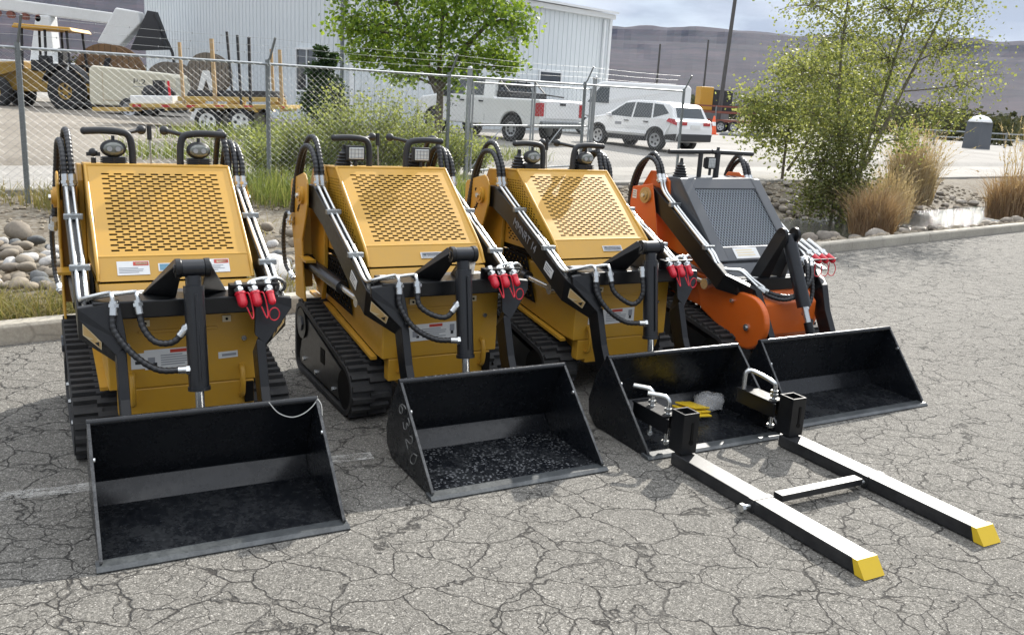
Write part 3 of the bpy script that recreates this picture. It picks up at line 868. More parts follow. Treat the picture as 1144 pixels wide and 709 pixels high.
    # arms
    for s in (-1, 1):
        rings = []
        path = [(1.81, 1.115, .06), (1.74, 1.075, .125), (1.55, .975, .125), (1.12, .715, .125), (.95, .615, .125)]
        for i, (y, z, h) in enumerate(path):
            a = V(path[max(i - 1, 0)][:2]); b = V(path[min(i + 1, len(path) - 1)][:2]); dd = (b - a).normalized(); n = V((dd.y, -dd.x)) * h / 2
            xo = X + s * .432; xi = X + s * .376
            rings.append([V((xo, y - n.x, z - n.y)), V((xi, y - n.x, z - n.y)), V((xi, y + n.x, z + n.y)), V((xo, y + n.x, z + n.y))])
        for (y0, z0, y1, z1, xx, w) in ((.745, .60, .835, .53, .325, .052), (.675, .45, .765, .41, .300, .05), (.60, .32, .69, .285, .295, .05), (.49, .17, .58, .15, .295, .05)):
            xo = X + s * xx; xi = X + s * (xx - w)
            rings.append([V((xo, y0, z0)), V((xi, y0, z0)), V((xi, y1, z1)), V((xo, y1, z1))] if (rings[-1][0].z > rings[-1][2].z) else [V((xo, y1, z1)), V((xi, y1, z1)), V((xi, y0, z0)), V((xo, y0, z0))])
        mb = MB(); mb.loft(rings, 0); am = mb.build('lift_arm', B, T, bevel=.006, fix=True)
        for k, xx in enumerate((.418, .392)):
            def zt(y): return .715 + (y - 1.12) * .605 + .075
            tb = MB(); x = X + s * xx
            pts = [(x, 1.66, 1.20), (x, 1.62, 1.12), (x, 1.50, zt(1.50) + .018), (x, 1.2, zt(1.2) + .012), (x, 1.08, zt(1.08) + .014)]
            if s < 0: pts += [(x + .005, 1.0, .70), (x + .06, .95, .69), (x + .12, .92, .685), (x + .155, .86, .64), (x + .18 + .02 * k, .80, .595)]
            else: pts += [(x, .98, .70), (x - .02, .90, .70), (x - .02, .84, .68)]
            tb.tube(bez(pts, 5), .0105, 9); tb.build('steel_tube', M['chrome'], am)
        for y in (1.50, 1.12):
            c = MB(); c.box((X + s * .405, y, zt(y) + .018), (.085, .032, .028)); c.build('tube_clamp', M['zinc'], am, bevel=.003)
        c = MB(); c.cyl((X + s * .395, 1.82, .63), (X + s * .395, 1.25, .585), .036, 20); lc = c.build('lift_cylinder', M['cyl_black'], T)
        c = MB(); c.cyl((X + s * .395, 1.25, .585), (X + s * .395, 1.10, .575), .017, 14); c.disc((X + s * .41, 1.09, .575), (1, 0, 0), .035, .06, 16); c.build('cylinder_rod', M['chrome'], lc)
    mb = MB(); mb.box((X, .90, .60), (.74, .10, .085)); cb = mb.build('cross_beam', B, T, bevel=.006)
    # tilt tower + cylinder
    for s in (-1, 1):
        g = MB(); x = X - .05
        lo = [V((x + s * .045, .97, .64)), V((x + s * .12, .97, .64)), V((x + s * .12, .88, .64)), V((x + s * .045, .86, .64))]
        hi = [V((x + s * .045, .84, .945)), V((x + s * .066, .84, .945)), V((x + s * .066, .745, .945)), V((x + s * .045, .745, .915))]
        g.loft([lo, hi], 0); g.disc((x + s * .056, .79, .935), (1, 0, 0), .045, .022, 18); g.build('tilt_bracket', B, cb, bevel=.003, fix=True)
    a0 = V((X - .05, .79, .925)); a1 = V((X - .01, .62, .50)); c = MB()
    c.cyl((X - .12, .79, .925), (X + .02, .79, .925), .017, 12); c.cyl(a0, a0.lerp(a1, .12), .030, 16); c.cyl(a0.lerp(a1, .1), a1, .044, 24); tc = c.build('tilt_cylinder', M['cyl_black'], T)
    a2 = a1 + (a1 - a0).normalized() * .10; c = MB(); c.cyl(a1, a2, .02, 14); c.build('cylinder_rod', M['chrome'], tc)
    c = MB(); c.cyl(a2, a2 + (a2 - a1).normalized() * .10, .028, 14); c.build('rod_eye', B, tc)
    # hoses
    hose(T, [(X - .235, .79, .585), (X - .17, .76, .545), (X - .08, .70, .535), (X + .02, .66, .60), (X + .06, .70, .74), (X + .12, .78, .77)], r=.0135)
    hose(T, [(X - .205, .79, .585), (X - .13, .75, .555), (X - .03, .69, .56), (X + .06, .66, .66), (X + .11, .72, .76)], r=.0135)
    hose(T, [(X + .10, .78, .76), (X + .12, .71, .66), (X + .11, .68, .54), (X + .05, .66, .46)], r=.0135)
    for s in (-1, 1):
        for xx, ap in ((.42, .17), (.385, .20)):
            hose(T, [(X + s * xx, 1.67, 1.20), (X + s * xx, 1.72, 1.30), (X + s * (xx + .01), 1.80, 1.16 + ap), (X + s * (xx + .02), 1.90, 1.25), (X + s * (xx + .03), 1.95, 1.08), (X + s * (xx + .03), 1.93, .9)], r=.0155)
    b = MB(); b.box((X + .29, .80, .765), (.24, .06, .010)); b.build('coupler_bracket', B, T, bevel=.002)
    for k, x in enumerate((X + .22, X + .285, X + .35)):
        dd = V((.28, -.62, -.42)).normalized(); o = V((x, .86, .805))
        c = MB(); c.cyl(o - dd * .12, o + dd * .05, .0155, 12); c.cyl(o + dd * .0, o + dd * .02, .022, 6); cp = c.build('hydraulic_coupler', M['chrome'], T)
        c = MB(); c.cyl(o + dd * .045, o + dd * .095, .021, 16); c.ball(o + dd * .095, .0205, 12); c.build('red_cap', M['red'], cp)
        l = MB(); q = o + dd * .09; l.tube(bez([q, q + V((.02, -.02, -.05)), q + V((.005, -.02, -.10)), q + V((-.03, -.01, -.09)), q + V((-.02, 0, -.02))], 5), .003, 6); l.build('cap_tether', M['red'], cp)
    # T handles, lamp, boot
    for s, x0, xp in ((-1, -.385, -.10), (1, .385, .055)):
        h = MB()
        h.tube([(X + x0, 1.64, 1.385), (X + (-.015 if s < 0 else .0), 1.64, 1.392)], .0165, 12)
        h.tube(bez([(X + xp, 1.64, 1.20), (X + xp, 1.64, 1.33), (X + xp + (.0), 1.64, 1.39)], 4), .017 if s < 0 else .021, 12)
        if s > 0: h.cyl((X + xp, 1.64, 1.39), (X + xp, 1.64, 1.425), .011, 8)
        h.build('grab_handle', M['black_plastic'], T, fix=False)
    make_lamp(T, (X - .03, 1.60, 1.315), 'small', 0)
    make_bellows(T, (X - .25, 1.66, 1.212))
    bk = make_bucket(T, 1.103, .32, .405, mat='bucket')
    return T
# ------------------------------------------------------------------ site axes: t along the kerb, u away from the lot
TD = V((.763, .646, 0)).normalized(); ND = V((-.646, .763, 0)).normalized(); U0 = 6.13
def S(t, u, z=0.0): return TD * t + ND * (u + U0) + V((0, 0, z))

def smooth(a, b, x):
    x = max(0.0, min(1.0, (x - a) / (b - a))); return x * x * (3 - 2 * x)

def swale_z(t, u):
    dep = .06 + .40 * smooth(5.0, 10.5, t)
    edge0, edge1 = .085, .13
    if u < 2.4: z = edge0 + (-dep - edge0) * smooth(.15, 2.0, u)
    else: z = -dep + (edge1 + dep) * smooth(2.7, 6.3, u)
    return z + .03 * noise.noise(V((t * 1.3, u * 1.3, 0))) * smooth(.1, .6, u)

def yard_z(t, u):
    return .20 + .03 * max(0.0, min(10.0, u - 7.0))

# ---- ground materials
def asphalt_mat():
    k = NT('cracked_asphalt'); co = k.coord('Object')
    # warped coordinates for the crack net
    w = k.n('ShaderNodeTexNoise'); w.inputs['Scale'].default_value = 3.2; w.inputs['Detail'].default_value = 4; k.l(co, w.inputs['Vector'])
    w2 = k.n('ShaderNodeTexNoise'); w2.inputs['Scale'].default_value = 17; w2.inputs['Detail'].default_value = 4; k.l(co, w2.inputs['Vector'])
    def warp(amount, src, vec):
        s = k.n('ShaderNodeVectorMath'); s.operation = 'SUBTRACT'; k.l(src, s.inputs[0]); s.inputs[1].default_value = (.5, .5, .5)
        m = k.n('ShaderNodeVectorMath'); m.operation = 'SCALE'; k.l(s.outputs[0], m.inputs[0]); m.inputs['Scale'].default_value = amount
        a = k.n('ShaderNodeVectorMath'); a.operation = 'ADD'; k.l(vec, a.inputs[0]); k.l(m.outputs[0], a.inputs[1]); return a.outputs[0]
    v = warp(.045, w2.outputs['Color'], warp(.22, w.outputs['Color'], co))
    rot = k.n('ShaderNodeMapping'); rot.inputs['Rotation'].default_value = (0, 0, .55); rot.inputs['Scale'].default_value = (1.0, 1.25, 1); k.l(v, rot.inputs['Vector'])
    v = rot.outputs[0]
    def net(scale, lo, hi):
        x = k.voro(scale, 'DISTANCE_TO_EDGE', v, .95)
        return k.ramp(x.outputs['Distance'], [(lo, 1.0), (hi, 0.0)])
    big = net(3.9, .004, .019); small = net(6.8, .001, .017); hair = net(12.0, .0, .022)
    brk = k.ramp(k.noise(1.1, 4, .6), [(.38, .12), (.56, 1.0)]); brk2 = k.ramp(k.noise(2.4, 5, .6, out='Object'), [(.32, .62), (.48, 1.0)])
    brk3 = k.ramp(k.noise(7.0, 4, .6), [(.32, .50), (.46, 1.0)])
    cr = k.math('MAXIMUM', k.math('MULTIPLY', big, k.math('MULTIPLY', brk2, brk3)), k.math('MULTIPLY', k.math('MULTIPLY', small, brk), k.math('MULTIPLY', brk3, .85)))
    cr = k.math('MAXIMUM', cr, k.math('MULTIPLY', hair, k.math('MULTIPLY', k.ramp(k.noise(1.9, 3), [(.52, 0.0), (.64, 1.0)]), .55)))
    # aggregate
    st = k.voro(250, 'F1'); stc = k.n('ShaderNodeSeparateColor'); k.l(st.outputs['Color'], stc.inputs[0])
    ag = k.ramp(stc.outputs[0], [(0.0, (.088, .083, .073)), (.45, (.150, .142, .126)), (.80, (.197, .186, .165)), (.93, (.26, .246, .22)), (1.0, (.40, .38, .345))])
    st2 = k.voro(115, 'F1'); s2c = k.n('ShaderNodeSeparateColor'); k.l(st2.outputs['Color'], s2c.inputs[0])
    ag2 = k.ramp(s2c.outputs[1], [(0.0, .72), (.5, .98), (.86, 1.05), (1.0, 1.40)])
    c = k.mix(1.0, ag, ag2, 'MULTIPLY')
    blot = k.ramp(k.noise(.55, 5, .62), [(.3, .90), (.7, 1.07)])
    c = k.mix(1.0, c, blot, 'MULTIPLY')
    oil = k.ramp(k.noise(1.6, 3, .45), [(.66, 1.0), (.76, .72)])
    c = k.mix(1.0, c, oil, 'MULTIPLY')
    pit = k.ramp(k.noise(55, 5, .7), [(.30, .55), (.48, 1.0)])
    c = k.mix(1.0, c, pit, 'MULTIPLY')
    spots = k.voro(4.5, 'F1'); sp = k.ramp(spots.outputs['Distance'], [(.020, 1.0), (.05, 0.0)])
    cr2 = k.math('MAXIMUM', k.math('MULTIPLY', cr, .84), k.math('MULTIPLY', sp, .8))
    c = k.mix(cr2, c, (.018, .0165, .015))
    k.set(color=c, rough=.88, spec=.25)
    h = k.math('ADD', k.math('MULTIPLY', stc.outputs[0], .25), k.math('MULTIPLY', k.noise(30, 6, .7), .9))
    h = k.math('SUBTRACT', h, k.math('MULTIPLY', cr, 1.6))
    k.bump(h, .75, .006)
    return k.mat


def soil_mat(name, a, b, stone=None, sc=1.0):
    k = NT(name)
    n1 = k.noise(1.2 * sc, 6, .65); n2 = k.noise(16 * sc, 6, .7)
    f = k.ramp(k.math('ADD', k.math('MULTIPLY', n1, .5), k.math('MULTIPLY', n2, .5)), [(.36, 0.0), (.64, 1.0)])
    c = k.mix(f, a, b)
    if stone:
        v = k.voro(26 * sc, 'F1'); sc_ = k.n('ShaderNodeSeparateColor'); k.l(v.outputs['Color'], sc_.inputs[0])
        g = k.ramp(sc_.outputs[0], [(.55, 0.0), (.75, 1.0)])
        c = k.mix(k.math('MULTIPLY', g, .6), c, stone)
    k.set(color=c, rough=.95, spec=.2); k.bump(n2, .8, .02)
    return k.mat


def concrete_mat(name, c0, crack=.5, sc=1.0):
    k = NT(name)
    n1 = k.noise(.5 * sc, 6, .65); n2 = k.noise(22 * sc, 5, .7)
    c = k.mix(k.ramp(n1, [(.3, 0.0), (.7, 1.0)]), tuple(x * .80 for x in c0), tuple(min(1, x * 1.12) for x in c0))
    c = k.mix(1.0, c, k.ramp(n2, [(.3, .78), (.6, 1.05)]), 'MULTIPLY')
    v = k.voro(.55 * sc, 'DISTANCE_TO_EDGE'); cr = k.ramp(v.outputs['Distance'], [(.0, crack), (.012, 0.0)])
    c = k.mix(cr, c, tuple(x * .25 for x in c0))
    k.set(color=c, rough=.9, spec=.25); k.bump(n2, .4, .006)
    return k.mat

M['asphalt'] = asphalt_mat()
M['kerb'] = concrete_mat('kerb_concrete', (.40, .37, .31), .35, 2)
M['road'] = concrete_mat('pale_road_concrete', (.29, .275, .25), .4)
M['soil'] = soil_mat('swale_soil', (.085, .068, .048), (.19, .165, .125), (.25, .23, .195))
M['yard'] = soil_mat('yard_gravel', (.20, .175, .145), (.30, .27, .235), (.34, .31, .27), .6)
M['roadpaint'] = None


def worn_paint():
    k = NT('worn_road_paint')
    n = k.noise(9, 6, .75); n2 = k.noise(70, 4, .7)
    a = k.ramp(k.math('ADD', k.math('MULTIPLY', n, .6), k.math('MULTIPLY', n2, .4)), [(.42, 0.0), (.58, .75)])
    k.set(color=(.45, .44, .41), rough=.85, alpha=a)
    return k.mat
M['roadpaint'] = worn_paint()


def grid_sheet(name, ts, us, zf, mat, kind='structure'):
    mb = MB(); nu = len(us)
    vs = [S(t, u, zf(t, u)) for t in ts for u in us]
    fs = [(i * nu + j, (i + 1) * nu + j, (i + 1) * nu + j + 1, i * nu + j + 1) for i in range(len(ts) - 1) for j in range(nu - 1)]
    mb.add(vs, fs, 0, True)
    o = mb.build(name, mat); tag(o, kind=kind); return o

def lin(a, b, n): return [a + (b - a) * i / n for i in range(n + 1)]

# asphalt lot
o = MB(); o.add([S(-60, -40), S(90, -40), S(90, -.005), S(-60, -.005)], [(0, 1, 2, 3)]); lot = tag(o.build('asphalt_lot', M['asphalt']), kind='structure')
# base ground sheet (under everything, to the horizon)
o = MB(); o.add([(-4000, -4000, -.75), (4000, -4000, -.75), (4000, 4000, -.75), (-4000, 4000, -.75)], [(0, 1, 2, 3)]); tag(o.build('ground', M['soil']), kind='structure')
# kerb in cast sections with a drain gap behind the orange machine
mb = MB(); t = -30.0
while t < 60:
    e = t + 3.6
    a, b = t + .006, e - .006
    if not (b > 8.4 and a < 10.05):
        pr = [(.0, -.10), (.012, .105), (.03, .125), (.15, .125), (.16, .11), (.16, -.10)]
        mb.loft([[S(a, u, z) for u, z in pr], [S(b, u, z) for u, z in pr]], 0)
    elif a < 8.4:
        mb.loft([[S(a, u, z) for u, z in pr], [S(8.4, u, z) for u, z in pr]], 0)
    elif b > 10.05:
        pr2 = [(u, z if z < 0 else z * .25) for u, z in pr]
        mb.loft([[S(10.05, u, z) for u, z in pr2], [S(10.35, u, z) for u, z in pr], [S(b, u, z) for u, z in pr]], 0)
    t = e
tag(mb.build('kerb', M['kerb'], bevel=.01, fix=True), kind='structure')
grid_sheet('swale_ground', lin(-40, 80, 300), lin(-.03, 6.75, 34), lambda t, u: swale_z(t, u) if u > .02 else -.05, M['soil'])
# road slab beyond the fence with a real edge
def road_edge(t): return 6.95 - .45 * smooth(8, 16, t)
mb = MB(); ts = lin(-80, 140, 90); rows = [(0, -.3), (0.001, .185), (.02, .20), (1.6, .205), (3.3, .215)]
vs = [S(t, road_edge(t) + du, z + (0 if du > .3 else .01 * noise.noise(V((t * 2, 0, 0))))) for t in ts for du, z in rows]; nr = len(rows)
mb.add(vs, [(i * nr + j, (i + 1) * nr + j, (i + 1) * nr + j + 1, i * nr + j + 1) for i in range(len(ts) - 1) for j in range(nr - 1)])
tag(mb.build('road', M['road']), kind='structure')

def yard_mat():
    k = NT('yard_surface'); co = k.coord('Object')
    sep = k.n('ShaderNodeSeparateXYZ'); k.l(co, sep.inputs[0])
    t = k.math('ADD', k.math('MULTIPLY', sep.outputs[0], .763), k.math('MULTIPLY', sep.outputs[1], .646))
    n = k.noise(.12, 5, .6); tt = k.math('ADD', t, k.math('MULTIPLY', k.math('SUBTRACT', n, .5), 14))
    f = k.ramp(k.math('MULTIPLY', tt, .02), [(.20, 0.0), (.30, 1.0)])
    n2 = k.noise(9, 6, .7); n3 = k.noise(.35, 6, .65)
    gravel = k.mix(k.ramp(k.math('ADD', k.math('MULTIPLY', n2, .5), k.math('MULTIPLY', n3, .5)), [(.35, 0.0), (.65, 1.0)]), (.155, .135, .108), (.27, .243, .205))
    pave = k.mix(k.ramp(k.math('ADD', k.math('MULTIPLY', n2, .3), k.math('MULTIPLY', n3, .7)), [(.35, 0.0), (.65, 1.0)]), (.22, .208, .19), (.32, .305, .28))
    far = k.ramp(k.math('MULTIPLY', k.math('POWER', k.math('ADD', k.math('MULTIPLY', sep.outputs[0], sep.outputs[0]), k.math('MULTIPLY', sep.outputs[1], sep.outputs[1])), .5), .004), [(.36, 0.0), (.55, 1.0)])
    c = k.mix(far, k.mix(f, gravel, pave), (.13, .115, .075))
    k.set(color=c, rough=.95, spec=.2); k.bump(n2, .5, .02)
    return k.mat
us = [6.5, 8.5, 10.0] + lin(10.3, 20, 10) + [40, 80, 160, 320, 640, 1300, 2600]
ts = [-2600, -1200, -500, -200, -100, -50] + lin(-40, 80, 30) + [120, 200, 500, 1200, 2600]
grid_sheet('yard_ground', ts, us, lambda t, u: (yard_z(t, u) if u > 10.1 else .1) - (.02 if u < 10.2 else 0), yard_mat())
# worn parking stripes on the lot
mb = MB()
def stripe(a, b, w, z=.004):
    a, b = V(a), V(b); d = (b - a).normalized(); n = V((-d.y, d.x, 0)) * w / 2
    mb.quad(a - n + V((0, 0, z)), b - n + V((0, 0, z)), b + n + V((0, 0, z)), a + n + V((0, 0, z)))
stripe((-3.6, 2.55, 0), (-.62, 3.93, 0), .085)
tag(mb.build('parking_stripe', M['roadpaint']), kind='structure')
mb = MB()
for tt in (26.5, 31.5, 36.5):
    a, b = S(tt, 8.1, .212), S(tt + 4.0, 8.1, .212); d = ND * .06
    mb.quad(a - d, b - d, b + d, a + d)
mb.quad(S(20, 8.55, .2135), S(58, 8.55, .2135), S(58, 8.68, .2135), S(20, 8.68, .2135))
tag(mb.build('road_marking', M['roadpaint']), kind='structure')

# water in the ditch
k = NT('ditch_water'); n1 = k.noise(26, 3, .6); n2 = k.noise(7, 3, .5)
k.set(color=(.035, .034, .026), rough=.09, spec=1.0, ior=1.33); k.bump(k.math('ADD', k.math('MULTIPLY', n1, .6), n2), 1.0, .05)
mb = MB(); vs = []; 
wl = lin(6.5, 34, 60); cross = []
for t in wl:
    hw = .75 * smooth(6.5, 9, t) + .12 * noise.noise(V((t * .9, 3, 0))); cross.append((t, 2.3 - hw, 2.9 + hw * 1.3))
vs = [S(t, u, -.27) for t, a, b in cross for u in (a, b)]
mb.add(vs, [(2 * i, 2 * i + 2, 2 * i + 3, 2 * i + 1) for i in range(len(cross) - 1)])
tag(mb.build('water', k.mat), kind='structure')

# ---- stones
def stone_mat(name, cs, wet=False):
    k = NT(name); oi = k.n('ShaderNodeObjectInfo')
    c = k.ramp(oi.outputs['Random'], [(i / (len(cs) - 1), x) for i, x in enumerate(cs)])
    n = k.noise(3.0, 6, .65); n2 = k.noise(20, 4, .7)
    c = k.mix(1.0, c, k.ramp(k.math('ADD', k.math('MULTIPLY', n, .6), k.math('MULTIPLY', n2, .4)), [(.3, .66), (.68, 1.15)]), 'MULTIPLY')
    k.set(color=c, rough=.85, spec=.3); k.bump(n2, .35, .02)
    return k.mat
M['stone'] = stone_mat('river_stone', [(.25, .208, .153), (.30, .255, .195), (.205, .178, .145), (.325, .28, .22), (.26, .225, .178)])
M['riprap'] = stone_mat('riprap_stone', [(.22, .19, .155), (.33, .29, .245), (.17, .15, .125), (.38, .345, .30), (.26, .225, .185)])
M['greystone'] = stone_mat('grey_stone', [(.13, .135, .135), (.15, .155, .155)])
M['palestone'] = stone_mat('pale_stone', [(.48, .47, .45), (.50, .48, .45)])

def stone_mesh(seed, angular=0.0, n=14):
    rnd = random.Random(seed); mb = MB(); mb.ball((0, 0, 0), 1, n, 0, (1, 1, 1))
    off = V((rnd.uniform(0, 90), rnd.uniform(0, 90), seed))
    planes = [(V((rnd.gauss(0, 1), rnd.gauss(0, 1), rnd.gauss(0, 1))).normalized(), rnd.uniform(.62, .9)) for _ in range(9)]
    out = []
    for p in mb.v:
        p = V(p); q = p * (1 + .26 * noise.noise(p * .9 + off) + .10 * noise.noise(p * 2.4 + off))
        if angular:
            for nn, d in planes:
                e = q.dot(nn) - d
                if e > 0: q = q - nn * e * angular
        out.append((q.x * 1.0, q.y * .80, q.z * .58))
    mb.v = out; return mb

stones = [stone_mesh(i).build('river_stone', M['stone'], fix=True) for i in range(6)]
rips = [stone_mesh(20 + i, .9, 10).build('riprap_stone', M['riprap'], fix=True) for i in range(6)]
used = set()
def put_stone(src, p, r, rnd, label, group, sink=.25):
    o = src if src.name not in used else src.copy()
    if src.name in used: col.objects.link(o)
    used.add(src.name)
    o.location = p + V((0, 0, r * .55 * (1 - sink))); o.scale = (r * rnd.uniform(.85, 1.2), r * rnd.uniform(.85, 1.15), r * rnd.uniform(.85, 1.15))
    o.rotation_euler = (rnd.uniform(-.35, .35), rnd.uniform(-.35, .35), rnd.uniform(0, 6.28))
    tag(o, label, 'stone', group); return o

rnd = random.Random(4); placed = []
def scatter(n, t0, t1, u0, u1, r0, r1, src, label, group, dens=.80, lift=None):
    k = 0; tries = 0
    while k < n and tries < n * 60:
        tries += 1
        t = rnd.uniform(t0, t1); u = rnd.uniform(u0, u1); r = rnd.uniform(r0, r1)
        if any((t - a) ** 2 + (u - b) ** 2 < ((r + c) * dens) ** 2 for a, b, c in placed): continue
        placed.append((t, u, r)); z = swale_z(t, u) + (lift(t, u) if lift else 0)
        put_stone(src[k % len(src)], S(t, u, z), r, rnd, label, group); k += 1
GS = 'river stones in the planting strip'
big = put_stone(stones[1], S(1.95, 4.05, swale_z(1.95, 4.05) + .03), .17, rnd, 'largest round tan stone at the back of the stone pile below the fence', None)
stones[1].data.name; placed.append((1.95, 4.05, .25))
dk = put_stone(stones[2], S(2.62, 3.85, swale_z(2.6, 3.9)), .19, rnd, 'flat dark grey stone at the back of the tan stone pile', None)
dk.data = dk.data.copy(); dk.data.materials[0] = M['greystone']; used.discard(dk.name); placed.append((2.62, 3.85, .22))
used.add(stones[2].name)
wh = put_stone(stones[3], S(3.25, .90, .07), .24, rnd, 'flat pale whitish slab of stone by the kerb between two yellow loaders', None)
wh.data = wh.data.copy(); wh.data.materials[0] = M['palestone']; wh.scale = (.27, .20, .13); placed.append((3.25, .9, .24))
heap = lambda t, u: .07 * (1 + noise.noise(V((t * 2, u * 2, 7))))
scatter(205, .75, 2.8, 1.0, 3.6, .048, .098, stones, 'rounded tan river stone in the strip left of the first yellow loader', GS, .62, heap)
scatter(92, 3.35, 5.2, .9, 3.9, .05, .10, stones, 'rounded tan river stone in the strip seen between the first two yellow loaders', GS, .80, heap)
scatter(240, 11.0, 24.0, 2.9, 6.0, .07, .16, rips, 'rough brown riprap stone on the ditch bank beyond the orange loader', 'riprap stones on the ditch bank', .74)
scatter(45, 10.2, 25.0, .5, 1.8, .09, .18, rips, 'rough brown riprap stone on the ditch bank behind the kerb', 'riprap stones behind the kerb', .8)
# pebbles nobody would count
mb = MB(); base = stone_mesh(77, .3, 6)
for _ in range(5200):
    t = rnd.uniform(-2, 26); u = rnd.uniform(.3, 6.4); r = rnd.uniform(.012, .045) if t < 9 else rnd.uniform(.025, .075)
    if 2.0 < u < 2.8 and t > 8: continue
    p = S(t, u, swale_z(t, u) + r * .25); a = rnd.uniform(0, 6.28); ca, sa = math.cos(a), math.sin(a)
    mb.add([(p.x + (x * ca - y * sa) * r, p.y + (x * sa + y * ca) * r, p.z + z * r) for x, y, z in base.v], base.f, 0, True)
tag(mb.build('pebbles', M['soil_stone'] if 'soil_stone' in M else M['stone']), kind='stuff')

# loose grit on the lot, thicker along the kerb
mb = MB(); rnd = random.Random(15)
for _ in range(900):
    if rnd.random() < .55: p = S(rnd.uniform(-3, 24), -abs(rnd.gauss(.05, .35)) - .02)
    else: p = V((rnd.uniform(-2.6, 6.5), rnd.uniform(1.9, 9.0), 0))
    r = rnd.uniform(.003, .009); a = rnd.uniform(0, 6.28); ca, sa = math.cos(a), math.sin(a)
    mb.add([(p.x + (x * ca - y * sa) * r, p.y + (x * sa + y * ca) * r, p.z + z * r + r * .4) for x, y, z in base.v], base.f, 0, False)
tag(mb.build('loose_grit', M['riprap']), kind='stuff')

# ---- plants
def leaf_mat(name, c, tr=.35, rough=.5):
    m = bpy.data.materials.new(name); m.use_nodes = True; t = m.node_tree; b = t.nodes['Principled BSDF']; out = t.nodes['Material Output']
    b.inputs['Roughness'].default_value = rough; b.inputs['Specular IOR Level'].default_value = .14
    tc = t.nodes.new('ShaderNodeTexCoord'); n = t.nodes.new('ShaderNodeTexNoise'); n.inputs['Scale'].default_value = 2.2; n.inputs['Detail'].default_value = 4; t.links.new(tc.outputs['Object'], n.inputs['Vector'])
    mx = t.nodes.new('ShaderNodeMix'); mx.data_type = 'RGBA'; t.links.new(n.outputs[0], mx.inputs[0])
    mx.inputs[6].default_value = (*[x * .72 for x in c], 1); mx.inputs[7].default_value = (*[x * 1.25 for x in c], 1)
    t.links.new(mx.outputs[2], b.inputs['Base Color'])
    tl = t.nodes.new('ShaderNodeBsdfTranslucent'); tl.inputs[0].default_value = (c[0] * 1.5, c[1] * 1.35, c[2] * .8, 1)
    ms = t.nodes.new('ShaderNodeMixShader'); ms.inputs[0].default_value = tr
    t.links.new(b.outputs[0], ms.inputs[1]); t.links.new(tl.outputs[0], ms.inputs[2]); t.links.new(ms.outputs[0], out.inputs['Surface'])
    return m
M['leafA'] = [leaf_mat('cottonwood_leaf', c, .42) for c in ((.16, .25, .036), (.23, .33, .06), (.085, .155, .026))]
M['leafB'] = [leaf_mat('young_leaf', c, .5) for c in ((.21, .25, .095), (.28, .32, .15), (.135, .17, .065))]
M['leafC'] = [leaf_mat('olive_leaf', c, .5) for c in ((.215, .265, .10), (.26, .31, .125), (.14, .18, .065))]
M['leafD'] = [leaf_mat('dark_evergreen_leaf', c, .15) for c in ((.032, .062, .020), (.050, .090, .028), (.018, .036, .013))]
M['leafF'] = [leaf_mat('far_scrub_leaf', c, .2, .95) for c in ((.060, .066, .030), (.085, .088, .045), (.035, .042, .018))]
M['leafE'] = [leaf_mat('willow_leaf', c) for c in ((.14, .165, .055), (.20, .215, .085), (.09, .105, .035))]
M['straw'] = [leaf_mat('dry_grass', c, .3, .7) for c in ((.40, .325, .215), (.48, .41, .29), (.27, .20, .125))]
M['rust_straw'] = [leaf_mat('russet_grass', c, .3, .7) for c in ((.33, .23, .145), (.41, .31, .21), (.22, .145, .09))]
M['greenblade'] = [leaf_mat('green_blade', c, .3, .6) for c in ((.19, .24, .07), (.27, .30, .11), (.11, .15, .04))]
M['weed'] = [leaf_mat('dry_green_weed', c, .3, .7) for c in ((.20, .19, .075), (.28, .24, .12), (.12, .13, .04))]
M['bark'] = paint('bark', (.13, .105, .08), .9, 0, (.06, .05, .04), .7, 9, bump=.5)
M['bark_pale'] = paint('pale_bark', (.17, .15, .11), .9, 0, (.08, .07, .05), .7, 9, bump=.5)

def add_leaf(vs, fs, ms, p, size, rnd, m, droop=0.0):
    a = rnd.uniform(0, 6.283); e = rnd.uniform(-1.0, .6) - droop
    d = V((math.cos(a) * math.cos(e), math.sin(a) * math.cos(e), math.sin(e)))
    w = d.cross(V((rnd.uniform(-1, 1), rnd.uniform(-1, 1), rnd.uniform(-1, 1)))); 
    if w.length < .05: return
    w.normalize(); o = len(vs); w *= size * .42
    vs.extend([p, p + d * size * .45 + w, p + d * size, p + d * size * .45 - w]); fs.append((o, o + 1, o + 2, o + 3)); ms.append(m)

def leaf_mesh(name, parent, mats, pts, size, rnd, droop=0.0, kind=None):
    vs, fs, ms = [], [], []
    for p in pts:
        r = rnd.random(); add_leaf(vs, fs, ms, p, size * rnd.uniform(.6, 1.3), rnd, 0 if r < .5 else (1 if r < .78 else 2), droop)
    me = bpy.data.meshes.new(name); me.from_pydata([tuple(v) for v in vs], [], fs)
    for x in mats: me.materials.append(x)
    me.polygons.foreach_set('material_index', ms); me.update()
    o = bpy.data.objects.new(name, me); col.objects.link(o); o.parent = parent
    return o

